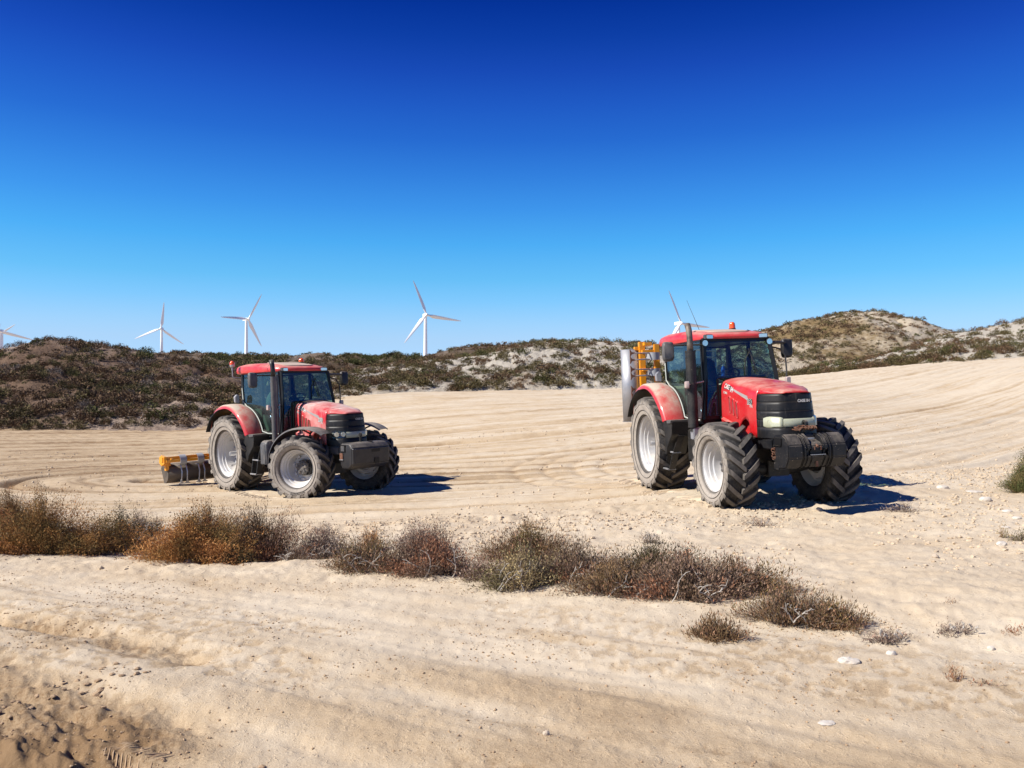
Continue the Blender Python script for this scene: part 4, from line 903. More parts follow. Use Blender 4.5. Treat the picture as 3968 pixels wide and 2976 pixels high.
    # mirrors ------------------------------------------------------------------
    for s in (-1, 1):
        ym = 1.18 if s < 0 else (1.06 if not v['boxweight'] else 1.20)
        xm = 1.50
        mb = MB(); mb.tube([(1.72, s * .61, 2.69), (1.66, s * .8, 2.70), (xm, s * (ym + .04), 2.70)], .016 if s < 0 else [.034, .028, .016]); arm = mb.build('mirror_arm', M['black'], root)
        mb = MB(); zc_ = 2.60
        rg = [[(xm + x, s * ym + .105 * c * k, zc_ + .175 * d_ * k) for c, d_ in [(math.copysign(abs(math.cos(a)) ** .45, math.cos(a)), math.copysign(abs(math.sin(a)) ** .45, math.sin(a))) for a in np.linspace(0, 2 * math.pi, 20, endpoint=False)]] for x, k in ((-.02, .93), (-.015, 1.), (.035, .97), (.06, .80))]
        mb.loft(rg); mr = mb.build('mirror', M['grey_iron'] if s < 0 else M['black'], arm, 40, bevel=0)
        mb = MB(); mb.loft([[(xm - .022, p[1], p[2]) for p in rg[0]], [(xm - .0225, p[1], p[2]) for p in rg[0]]]); mb.build('mirror_glass', M['chrome'], mr)
    # exhaust -------------------------------------------------------------------
    if not v['boxweight']:
        mb = MB(); mb.tube([(1.90, -.93, 1.20), (1.90, -.93, 2.58)], .055, 14); muf = mb.build('muffler', M['blackm'], root)
        # perforated guard: rings of round holes read as an open lattice of bars
        mb = MB(); n = 30; vs = []; rings_n = 74
        ztop, zbot, rg_ = 2.56, 1.27, .088
        for j in range(rings_n + 1):
            z = zbot + (ztop - zbot) * j / rings_n
            for k in range(n):
                a = 2 * math.pi * (k + (.5 if j % 2 else 0)) / n; vs.append((1.90 + rg_ * math.cos(a), -.93 + rg_ * math.sin(a), z))
        fs = []
        for j in range(rings_n):
            for k in range(n):
                a, b = j * n + k, j * n + (k + 1) % n; c, d = (j + 1) * n + k, (j + 1) * n + (k + 1) % n
                fs += [(a, b, c), (b, d, c)] if not j % 2 else [(a, b, d), (a, d, c)]
        me = bpy.data.meshes.new('muffler_guard'); me.from_pydata(vs, [], fs); bm = bmesh.new(); bm.from_mesh(me)
        lowz = 1.42; inner = [f for f in bm.faces if f.calc_center_median().z > lowz and f.calc_center_median().z < 2.50]
        res = bmesh.ops.inset_individual(bm, faces=inner, thickness=.0034, use_even_offset=True); bmesh.ops.delete(bm, geom=inner, context='FACES')
        bm.to_mesh(me); bm.free(); me.materials.append(M['blackm']); o = bpy.data.objects.new('muffler_guard', me); COL.objects.link(o); o.parent = muf
        mb = MB(); mb.lathe([(.0, 0), (.092, 0), (.092, .03), (0, .035)], 30); mb.build('guard_cap', M['blackm'], muf, loc=(1.90, -.93, 2.555), rot=(R(90), 0, 0))
        pt_ = [(1.90, -.93, 2.56), (1.90, -.93, 2.72), (1.895, -.93, 2.84), (1.87, -.93, 2.95), (1.82, -.93, 3.04)]
        mb = MB(); mb.tube(pt_, [.054, .05, .05, .05, .05], 18, False); pp = mb.build('exhaust_pipe', M['pipe'], root, 60, solid=.004)
        mb = MB(); mb.box((1.90, -.85, 1.16), (.16, .22, .20)); mb.box((1.95, -.84, 1.02), (.10, .10, .30)); mb.tube([(1.92, -.93, 1.25), (1.95, -.8, .98), (2.0, -.5, .95)], .045); mb.build('muffler_bracket', M['galv'], root, bevel=.015)
        il = (1.97, -1.04, 2.0)
    else:
        mb = MB(); mb.tube([(1.96, -.93, 1.22), (1.96, -.93, 2.66)], .062, 20); muf = mb.build('muffler', M['grey_iron'], root)
        mb = MB(); mb.tube([(1.96, -.93, 2.66), (1.96, -.93, 2.80), (1.94, -.93, 2.92), (1.90, -.93, 3.02)], [.05, .05, .05, .05], 18, False); mb.build('exhaust_pipe', M['black'], root, 60, solid=.004)
        mb = MB(); mb.tube([(1.88, -.80, 1.4), (1.84, -.78, 2.7)], .028, 12); mb.tube([(1.9, -.90, 2.62), (1.84, -.78, 2.60)], .014); mb.build('intake_pipe', M['grey_iron'], root)
        # bracket, air tank and fender carrier
        mb = MB(); mb.loft([[(x, y, z) for x, y in ((1.48, -.70), (1.48, -1.02), (1.56, -1.08), (1.78, -1.08), (1.82, -1.02), (1.82, -.70))] for z in (.72, 1.18)] + [[(x, y, 1.25) for x, y in ((1.54, -.72), (1.54, -.98), (1.58, -1.02), (1.76, -1.02), (1.80, -.98), (1.80, -.72))]]); mb.build('battery_box', M['grey_iron'], root, 40, bevel=.02)
        il = (1.90, -1.03, 1.98)
    mb = MB(); mb.loft([[(il[0] + dx * k, il[1] - t, il[2] + dz * k) for dx, dz in ((-.035, -.06), (.035, -.06), (.045, -.04), (.045, .04), (.035, .06), (-.035, .06), (-.045, .04), (-.045, -.04))] for t, k in ((-.02, 1), (.02, 1.), (.035, .8))]); mb.tube([(il[0] - .05, -.72, il[2] + .05), il], .012); mb.build('marker_light', M['lens_side'], root, 40)
    mb = MB(); mb.loft([[(1.90 + t, .84 + dx * k, 2.02 + dz * k) for dx, dz in ((-.035, -.06), (.035, -.06), (.045, -.04), (.045, .04), (.035, .06), (-.035, .06), (-.045, .04), (-.045, -.04))] for t, k in ((-.03, .8), (-.01, 1), (.03, 1.), (.045, .8))]); mb.tube([(1.85, .70, 2.0), (1.90, .84, 2.0)], .012); mb.build('marker_light', M['lens_side'], root, 40)
    mb = MB(); mb.tube([(1.72, .66, 2.62), (1.76, .80, 2.58), (1.80, .87, 2.46), (1.84, .86, 2.2), (1.86, .84, 2.05)], .014); mb.build('handrail', M['blackm'], root)
    # rear fenders ---------------------------------------------------------------
    cxf, czf = .05, .93
    for s in (-1, 1):
        rg = []
        for a in np.linspace(R(150), R(24), 28):
            rr_ = 1.10 + .04 * math.sin(a); t_ = (R(150) - a) / R(126)
            yo_ = itp(t_, (0, .25, .8, 1), (1.10, 1.17, 1.17, 1.14)); yi = .745
            def P(r, y): return (cxf + r * math.cos(a), s * y, czf + r * math.sin(a))
            rg.append([P(rr_ - .02, yi), P(rr_ + .01, yi + .06), P(rr_ + .012, (yi + yo_) / 2), P(rr_ + .0, yo_ - .05), P(rr_ - .03, yo_ - .008), P(rr_ - .09, yo_ + .004), P(rr_ - .10, yo_ - .008), P(rr_ - .035, yo_ - .03), P(rr_ - .012, yo_ - .06), P(rr_ - .012, (yi + yo_) / 2), P(rr_ - .035, yi)])
        mb = MB(); mb.loft(rg); fd = mb.build('rear_fender', M['red_fender'], root, 60)
        mb = MB(); rg = []
        for a in np.linspace(R(152), R(100), 12):
            def P(r, y): return (cxf + r * math.cos(a), s * y, czf + r * math.sin(a))
            rg.append([P(1.045, .76), P(1.045, 1.21), P(1.03, 1.215), P(1.03, .76)])
        mb.loft(rg); mb.build('fender_lip', M['black'], fd, 50)
        # black filler plate between fender, cab and step
        mb = MB(); mb.prism([(.30, 1.38), (1.10, 1.38), (1.30, 1.36), (1.25, 1.12), (1.02, .9), (.95, .75), (.7, .75), (.9, 1.1), (.6, 1.3)], s * .70, s * (1.08)); mb.build('mudguard', M['black'], root, 30, bevel=.01)
        mb = MB(); mb.prism([(1.08, 1.385), (1.31, 1.385), (1.29, 1.33), (1.10, 1.32)], s * .72, s * 1.11); mb.build('fender_foot', M['grey_iron'], fd, bevel=.006)
        mb = MB(); mb.loft([[(x, s * y, z) for x, y, z in ((.05 + t, .80, 2.10), (.05 + t, .90, 2.11), (.04 + t, .91, 2.24), (.06 + t, .86, 2.30), (.05 + t, .80, 2.28))] for t in (-.03, .05)]); mb.build('rear_lamp', M['galv'], fd, bevel=.01)
        # steps and tank
        mb = MB(); mb.loft([[(x, s * y, z) for x, y in ((1.20, .45), (1.20, .78), (1.88, .78), (1.88, .45))] for z in (.62, 1.25)]); mb.build('fuel_tank', M['blackm'], root, bevel=.05, seg=3)
    for s in (-1, 1):
        x0, x1 = (.86, 1.13); mb = MB()
        if v['boxweight']: x0, x1 = 1.18, 1.22
        for dy in (-.0,):
            for k, xx in enumerate((-.13, .13)):
                mb.loft([[(x + xx * .9, s * y, z) for x, y in ((xm_ - .02, yy - .06), (xm_ + .01, yy - .06), (xm_ + .01, yy + .06), (xm_ - .02, yy + .06))] for z, xm_, yy in ((.46, x0, 1.0), (.8, (x0 + x1) / 2, .96), (1.15, x1, .88))])
        lad = mb.build('ladder', M['blackm'], root, bevel=.006)
        for t in (0, .5, 1.0):
            z = .48 + .62 * t; xx = x0 + (x1 - x0) * t; yy = 1.0 - .12 * t
            mb = MB(); mb.box((xx, s * yy, z), (.27, .15, .02)); mb.box((xx, s * (yy + .075), z + .012), (.27, .015, .03)); mb.build('step', M['steel'] if t < 1 else M['blackm'], lad, bevel=.004)
        if not v['boxweight']:
            mb = MB()
            for k in range(5): mb.tube([(.98 + k * .045, s * .90, 1.08), (.90 + k * .045, s * .94, .72)], .010, 6)
            mb.build('hose_bundle', M['black'], root)
    # front fenders ----------------------------------------------------------------
    if v['boxweight']:
        for s in (-1, 1):
            piv = Matrix.Translation((2.89, s * .60, 0)) @ Matrix.Rotation(R(steer), 4, 'Z'); rg = []
            for i, a in enumerate(np.linspace(R(196), R(52), 30)):
                t_ = i / 29; r_ = .80 + .05 * math.sin(a) + (.05 * max(0, t_ - .75) * 4) * 1.0; y0 = .02; y1 = .44 + .06 * math.sin(math.pi * t_)
                def P(r, y): return tuple(piv @ Vector((r * math.cos(a), s * y, .70 + r * math.sin(a))))
                rg.append([P(r_ - .03, y0), P(r_, y0 + .04), P(r_ + .01, (y0 + y1) / 2), P(r_, y1 - .04), P(r_ - .035, y1), P(r_ - .04, y1 - .006), P(r_ - .008, y1 - .045), P(r_ + .002, (y0 + y1) / 2), P(r_ - .008, y0 + .045), P(r_ - .036, y0 + .006)])
            mb = MB(); mb.loft(rg); ff = mb.build('front_fender', M['grey_iron'], root, 60)
            mb = MB(); mb.tube([tuple(piv @ Vector((.05, s * .12, .70 + .30))), tuple(piv @ Vector((.05, s * .10, .70 + .70))), tuple(piv @ Vector((-.1, s * .25, .70 + .83)))], .022); mb.tube([tuple(piv @ Vector((.05, s * .10, .70 + .70))), tuple(piv @ Vector((.25, s * .25, .70 + .80)))], .018)
            mb.build('fender_stay', M['blackm'], ff)
        mb = MB()   # loose straps and hoses across the red bonnet
        for x in (2.06, 2.20):
            mb.tube([(x, y, z + .012) for (x_, y, z) in [(x, *p[1:]) for p in hood_ring(x, 1.36, 8)]], .016 if x > 2.1 else .011, 6)
        mb.tube([(2.0, -.47, 1.50), (2.15, -.50, 1.56), (2.32, -.49, 1.50), (2.38, -.48, 1.36), (2.42, -.5, 1.25)], .012); mb.tube([(2.45, -.45, 1.2), (2.62, -.48, 1.32), (2.8, -.48, 1.28), (2.86, -.45, 1.12)], .013); mb.tube([(2.3, -.46, 1.22), (2.55, -.50, 1.16), (2.75, -.5, 1.3)], .012)
        mb.build('hose', M['black'], hood)
    # rear linkage --------------------------------------------------------------
    mb = MB()
    for s in (-1, 1): mb.tube([(-.3, s * .28, .62), (-.9, s * .38, .55)], .035); mb.tube([(-.25, s * .35, 1.25), (-.65, s * .38, .9), (-.7, s * .35, .58)], .03); mb.box((-.28, s * .2, 1.3), (.3, .08, .2))
    mb.box((-.35, 0, .75), (.35, .4, .5)); mb.tube([(-.3, 0, 1.25), (-.9, 0, 1.1)], .03); mb.build('rear_linkage', M['blackm'], root)
    return root

tr1 = make_tractor(T1, 1.5, dict(red='red', num='180', boxweight=False, beacons=[(.80, .37, 3.02, False)], antenna=True, tyre_text=False))
tag(tr1, 'red tractor with perforated black exhaust guard and 180 on its bonnet, implement folded up', 'tractor', 'two dusty red tractors')
tr2 = make_tractor(T2, 26, dict(red='red2', num='230', boxweight=True, beacons=[(.80, .47, 3.02, False), (0, 0, 2.96, True)], antenna=False, tyre_text=True))
tag(tr2, 'dusty red tractor with grey front mudguards and front wheels turned, implement lowered', 'tractor', 'two dusty red tractors')

# ------------------------------------------------------------------ implements on the three-point linkage
def wing(parent, mx, upright):
    """one wing of a levelling roller frame: local x = along the wing, y = backwards, z = up"""
    def bld(mb, n, m, p=None, **k):
        mb.v = [tuple(mx @ Vector(q)) for q in mb.v]; return mb.build(n, m, p or parent, **k)
    Lw = 1.52; mb = MB(); rd_ = .21 if upright else .24
    cz = -.27 if upright else -.30
    rg = []
    for x in (0, Lw):
        rg.append([(x, .02 - rd_ * math.sin(a), cz + rd_ * math.cos(a)) for a in np.linspace(R(-35), R(170), 16)])
    mb.loft(rg, False, False); dr = bld(mb, 'drum', M['galv'] if upright else M['soiled_shade'], smooth=50, solid=.012)
    for x in (-.005, Lw + .005):
        mb = MB(); mb.prism_ax([(.02 - rd_ * math.sin(a), cz + rd_ * math.cos(a)) for a in np.linspace(R(-60), R(190), 18)], 'x', x - .008, x + .008); bld(mb, 'end_plate', M['galv'] if upright else M['soiled_shade'], dr, bevel=.004)
    y2 = -.20 if upright else -.20
    mb = MB(); mb.box((Lw / 2 + .05, y2, -.07 if upright else .06), (Lw + .22, .10, .13)); fr = bld(mb, 'frame_beam', M['yellow'], bevel=.01)
    mb = MB(); mb.box((Lw / 2 + .05, y2 - .10, .22 if upright else .02), (Lw + .10, .09, .12 if upright else .07)); bld(mb, 'frame_beam', M['yellow'], bevel=.01)
    for x in (.12, .62, 1.08, Lw - .05):
        mb = MB(); mb.box((x, y2 - .06, .07 if upright else .04), (.06, .14, .34 if upright else .09)); mb.box((x, -.10, -.04), (.05, .12, .14)); bld(mb, 'cross_member', M['yellow'], fr, bevel=.008)
    mb = MB(); mb.prism_ax([(-.30, -.04), (-.12, -.10), (.02, -.02), (.0, .12), (-.12, .17), (-.30, .13)], 'x', Lw + .07, Lw + .14); mb.box((Lw + .02, -.15, -.12), (.08, .10, .20)); bld(mb, 'end_guard', M['yellow'], bevel=.008)
    for x in ((.18, .60, 1.02, 1.36) if upright else (.30, .78, 1.22)):
        mb = MB(); rg = []; bz = .14 if upright else .02; byo = -.36 if upright else -.32
        for a in np.linspace(R(205), R(-20), 12):
            y = byo + .06 - .15 * math.sin(a); z = bz + .14 * math.cos(a); rg.append([(x - .08, y, z), (x + .08, y, z), (x + .08, y + .010, z), (x - .08, y + .010, z)])
        mb.loft(rg); br = bld(mb, 'spring_bracket', M['bracket'], smooth=50)
        for dx in (-.065, .065):
            te = -.38 if upright else -.52
            mb = MB(); mb.tube([(x + dx, -.40 if upright else -.36, bz - .12), (x + dx, -.47 if upright else -.44, (bz + te) / 2), (x + dx * 1.1, -.43 if upright else -.40, te)], [.017, .016, .012], 8)
            tn = bld(mb, 'tine', M['steel'], br)
            mb = MB(); xe = x + dx * 1.1; ty = te - .02; mb.prism_ax([(xe - .014, te + .08), (xe + .014, te + .08), (xe + .025, te + .01), (xe + .075, ty - .005), (xe + .08, ty - .015), (xe, ty - .01), (xe - .08, ty - .015), (xe - .075, ty - .005), (xe - .025, te + .01)], 'y', -.45 if upright else -.412, -.425 if upright else -.392); bld(mb, 'tine_point', M['rust'] if upright else M['steel'], br)
def make_implement(T, up):
    root = empty('folding_cultivator'); mt = Matrix(T[1].tolist()).to_4x4(); mt.translation = Vector(T[0].tolist()) + Vector((0, 0, CAMZ)); root.matrix_world = mt @ Matrix.Translation((-1.3 if up else -1.75, 0, 0))
    h = .95 if up else .62
    mb = MB(); mb.box((0, 0, h + .12), (.12, 1.3, .12)); mb.box((.32, 0, h + .05), (.10, 1.2, .10))
    for s in (-1, 1): mb.box((.15, s * .35, h + .1), (.4, .09, .12)); mb.box((.40, s * .35, h - .1), (.08, .06, .45))
    mb.loft([[(x, y, z) for x, y in ((.30, -w_), (.40, -w_), (.40, w_), (.30, w_))] for z, w_ in ((h + .1, .32), (h + .75, .09))]); mb.build('centre_frame', M['yellow'], root, bevel=.01)
    mb = MB()
    for s in (-1, 1): mb.tube([(.12, s * .15, h + .3), (.05, s * .62, h + (.85 if up else .25))], .035); 
    mb.tube([(.35, 0, h + .7), (.3, -.25, h + .95), (.15, -.4, h + .6)], .012); mb.tube([(.35, 0.05, h + .7), (.32, .3, h + 1.0), (.15, .4, h + .6)], .012); mb.build('hydraulic_ram', M['blackm'], root)
    for s in (-1, 1):
        if up:     # wing standing on end: along -> up, up -> outwards-in, tines point outwards
            mx = Matrix(((0, -1, 0, .0), (0, 0, -s * 1.0, s * .60), (1, 0, 0, 1.28), (0, 0, 0, 1))); 
            mx = Matrix.Translation((-.30, 0, 0)) @ mx
        else:
            mx = Matrix(((0, -1, 0, -.30), (s, 0, 0, s * .22), (0, 0, 1, h + .06), (0, 0, 0, 1))) 
        wing(root, mx, up)
    return root
im1 = make_implement(T1, True); tag(im1, 'yellow and grey folding cultivator raised upright behind the right tractor', 'cultivator', 'folding cultivators behind the tractors')
im2 = make_implement(T2, False); tag(im2, 'yellow and grey folding cultivator lowered to the soil behind the left tractor', 'cultivator', 'folding cultivators behind the tractors')

def world(T, p): q = T[1] @ np.array(p); return Vector((q + T[0]).tolist()) + Vector((0, 0, CAMZ))
# rusty chain heaped on the weight block: interlinked rings
def chain(T, pts, label, s=.030):
    root = empty('chain', world(T, pts[0])); inv_ = root.location.copy()
    for i, p in enumerate(pts):
        mb = MB(); path = [(s * 1.25 * math.cos(a), s * .75 * math.sin(a), 0) for a in np.linspace(0, 2 * math.pi, 13)]
        mb.tube(path, s * .26, 6, False); o = mb.build('link', M['rust'], root, 60); o.location = world(T, p) - inv_; o.rotation_euler = (random.uniform(-.5, .5) + (R(80) if i % 2 else 0), random.uniform(-.4, .4), random.uniform(0, 3.1))
    tag(root, label, 'chain')
random.seed(3)
chain(T1, [(3.90 + .05 * math.sin(i * 1.7) + random.uniform(-.02, .02), -.17 + .013 * i + random.uniform(-.01, .01), 1.225 + .03 * abs(math.sin(i * .9)) + random.uniform(0, .018)) for i in range(26)], 'rusty chain heaped on the front weight of the right tractor')
chain(T1, [(3.79 + random.uniform(-.01, .01), -.47, .97 - .038 * i) for i in range(5)], 'short rusty chain hanging at the side of the front weight', .026)
# bottle in the right cab
b = MB(); b.lathe([(0, 0), (.035, 0), (.037, .02), (.035, .14), (.018, .17), (.018, .18)], 16); bo = empty('bottle', world(T1, (1.56, -.20, 2.11))); x_ = b.build('bottle_body', M['blue'], bo, rot=(R(90), 0, 0))
b = MB(); b.lathe([(0, .18), (.022, .18), (.022, .215), (0, .217)], 16); b.build('cap', M['turbine'], bo, rot=(R(90), 0, 0)); tag(bo, 'blue bottle with white cap standing inside the windscreen of the right tractor', 'bottle')
# things lying behind the side window of the left cab
bg_ = MB(); r2 = np.random.default_rng(5); rg = []
for z, k in ((0, .8), (.08, 1.1), (.18, 1.0), (.28, .75), (.34, .35)): rg.append([(.13 * k * math.cos(a) * (1 + .25 * r2.normal() * .5), .10 * k * math.sin(a), z + .02 * r2.normal()) for a in np.linspace(0, 2 * math.pi, 14, endpoint=False)])
bg_.loft(rg); bgo = bg_.build('jacket', M['cloth'], None, 60); bgo.location = world(T2, (1.18, -.56, 1.95)); tag(bgo, 'crumpled green jacket behind the side window of the left tractor', 'jacket')
bb = MB(); bb.box((0, 0, 0), (.05, .07, .09)); bbo = bb.build('receiver_box', M['cream'], None, bevel=.008); bbo.location = world(T2, (1.12, -.60, 2.50)); bbo.rotation_euler = (0, .3, .4); tag(bbo, 'small cream receiver box hanging in the side window of the left tractor', 'box')

#NEAR
# ------------------------------------------------------------------ bushes at the roadside
def px(u, v, zrel=None):
    """a point on the ground seen at bearing u, dip v (march along the ray)"""
    D = np.geomspace(2.2, 60, 900); X = (u - 1106) / FU * D; g = base_z(X, D) - CAMZ; ray = (829.5 - v) / FU * D
    i = int(np.argmax(ray < g)); return X[i], D[i]
def bush_mesh(seed, w_, d_, h_, ntw, nleaf, lsize, leafc, twigc, upright=.5, twr=.0035, spiky=0.):
    r = np.random.default_rng(seed); Vs = []; Fs = []; Cs = []; off = 0
    th = r.uniform(0, 2 * math.pi, ntw); k = r.uniform(0, 1, ntw) ** .55
    lob = 1 + .26 * np.sin(th * 2 + seed) + .20 * np.sin(th * 5 + seed * 2.1) + r.normal(0, .16, ntw)
    hf = np.clip(1 - .75 * k ** 2.2, .12, 1) * (.45 + .62 * r.uniform(0, 1, ntw) ** .8) * (1 + .28 * np.sin(th * 3 + seed) + .15 * np.sin(k * 9 + seed))
    tip = np.stack([w_ / 2 * k * lob * np.cos(th), d_ / 2 * k * lob * np.sin(th), h_ * hf], 1)
    b0 = tip * np.array([.38, .38, 0]) + r.normal(0, .02, (ntw, 3)) * np.array([1, 1, 0]); b0[:, 2] = -.03
    mid = b0 + (tip - b0) * np.array([.30 + .1 * (1 - upright), .30 + .1 * (1 - upright), .62]) + r.normal(0, .02, (ntw, 3))
    nseg = 5; ts = np.linspace(0, 1, nseg + 1)
    P = [(1 - t) ** 2 * b0 + 2 * t * (1 - t) * mid + t * t * tip + (r.normal(0, .012, (ntw, 3)) if 0 < t < 1 else 0) for t in ts]
    sd = np.cross(tip - b0, r.normal(0, 1, (ntw, 3))); sd /= np.linalg.norm(sd, axis=1, keepdims=True) + 1e-9
    tc_ = np.array(twigc)[r.integers(0, len(twigc), ntw)] * r.uniform(.7, 1.3, (ntw, 1))
    for i in range(nseg):
        a = twr * (1 - .75 * ts[i]); b = twr * (1 - .75 * ts[i + 1])
        V = np.stack([P[i] - sd * a, P[i] + sd * a, P[i + 1] + sd * b, P[i + 1] - sd * b], 1).reshape(-1, 3)
        q = np.arange(ntw)[:, None] * 4 + off; F = np.concatenate([q + [0, 1, 2], q + [0, 2, 3]], 0); Vs.append(V); Fs.append(F); Cs.append(np.repeat(tc_, 4, 0)); off += len(V)
    # leaves and fine side shoots along the outer part of the twigs
    j = r.integers(0, ntw, nleaf); t = r.uniform(.10, 1.04, nleaf) ** .6; t_ = t[:, None]
    c = (1 - t_) ** 2 * b0[j] + 2 * t_ * (1 - t_) * mid[j] + t_ * t_ * tip[j] + r.normal(0, .035, (nleaf, 3)) * min(1, w_ / .7)
    d = (tip[j] - b0[j]); d /= np.linalg.norm(d, axis=1, keepdims=True) + 1e-9; d = d * .6 + r.normal(0, .7, (nleaf, 3)) * (1 - .5 * spiky) + np.array([0, 0, .35 + .8 * spiky]); d /= np.linalg.norm(d, axis=1, keepdims=True)
    s_ = np.cross(d, r.normal(0, 1, (nleaf, 3))); s_ /= np.linalg.norm(s_, axis=1, keepdims=True)
    L_ = lsize * min(1, (w_ / .5) ** .5) * r.uniform(.6, 1.6, (nleaf, 1)); W_ = L_ * r.uniform(.16, .34, (nleaf, 1)) * (1 - .45 * spiky)
    V = np.stack([c - s_ * W_ * .6, c + s_ * W_, c + d * L_], 1).reshape(-1, 3)
    # colour changes in patches through the bush, as different shoots have dried differently
    pt_ = fbm(c[:, 0] * 3.1 + seed, c[:, 1] * 3.1 + c[:, 2] * 4.0, 3, seed % 97); pal = np.array(leafc); idx = np.clip(((pt_ - .25) * 2.0 + r.normal(0, .16, nleaf)) * len(pal), 0, len(pal) - 1).astype(int)
    C = np.repeat(pal[idx] * r.uniform(.65, 1.35, (nleaf, 1)), 3, 0)
    Vs.append(V); Fs.append(np.arange(3 * nleaf).reshape(-1, 3) + off); Cs.append(C)
    return np.concatenate(Vs), np.concatenate(Fs), np.clip(np.concatenate(Cs), 0, 1)
OR = [(.50, .245, .09), (.46, .23, .08), (.38, .205, .07), (.30, .17, .06), (.20, .135, .05)]
RO = [(.50, .22, .11), (.38, .18, .08), (.28, .16, .06), (.20, .12, .05)]
OL = [(.23, .145, .075), (.16, .11, .055), (.30, .17, .10), (.12, .085, .045), (.34, .20, .125), (.18, .125, .05)]
BR = [(.36, .175, .10), (.21, .13, .085), (.32, .21, .15), (.15, .10, .06)]
GB = [(.34, .22, .165), (.25, .18, .14), (.19, .13, .095), (.38, .30, .24)]
DG = [(.10, .085, .042), (.08, .068, .035), (.13, .10, .05), (.105, .085, .045)]
ST = [(.42, .32, .16), (.33, .25, .13), (.24, .20, .10), (.12, .11, .05), (.16, .13, .06)]
GR = [(.14, .15, .045), (.19, .17, .06), (.26, .20, .09), (.09, .10, .035)]
TW = [(.20, .11, .055), (.24, .14, .07), (.13, .08, .045)]; TG = [(.30, .24, .19), (.22, .165, .125), (.15, .105, .08)]
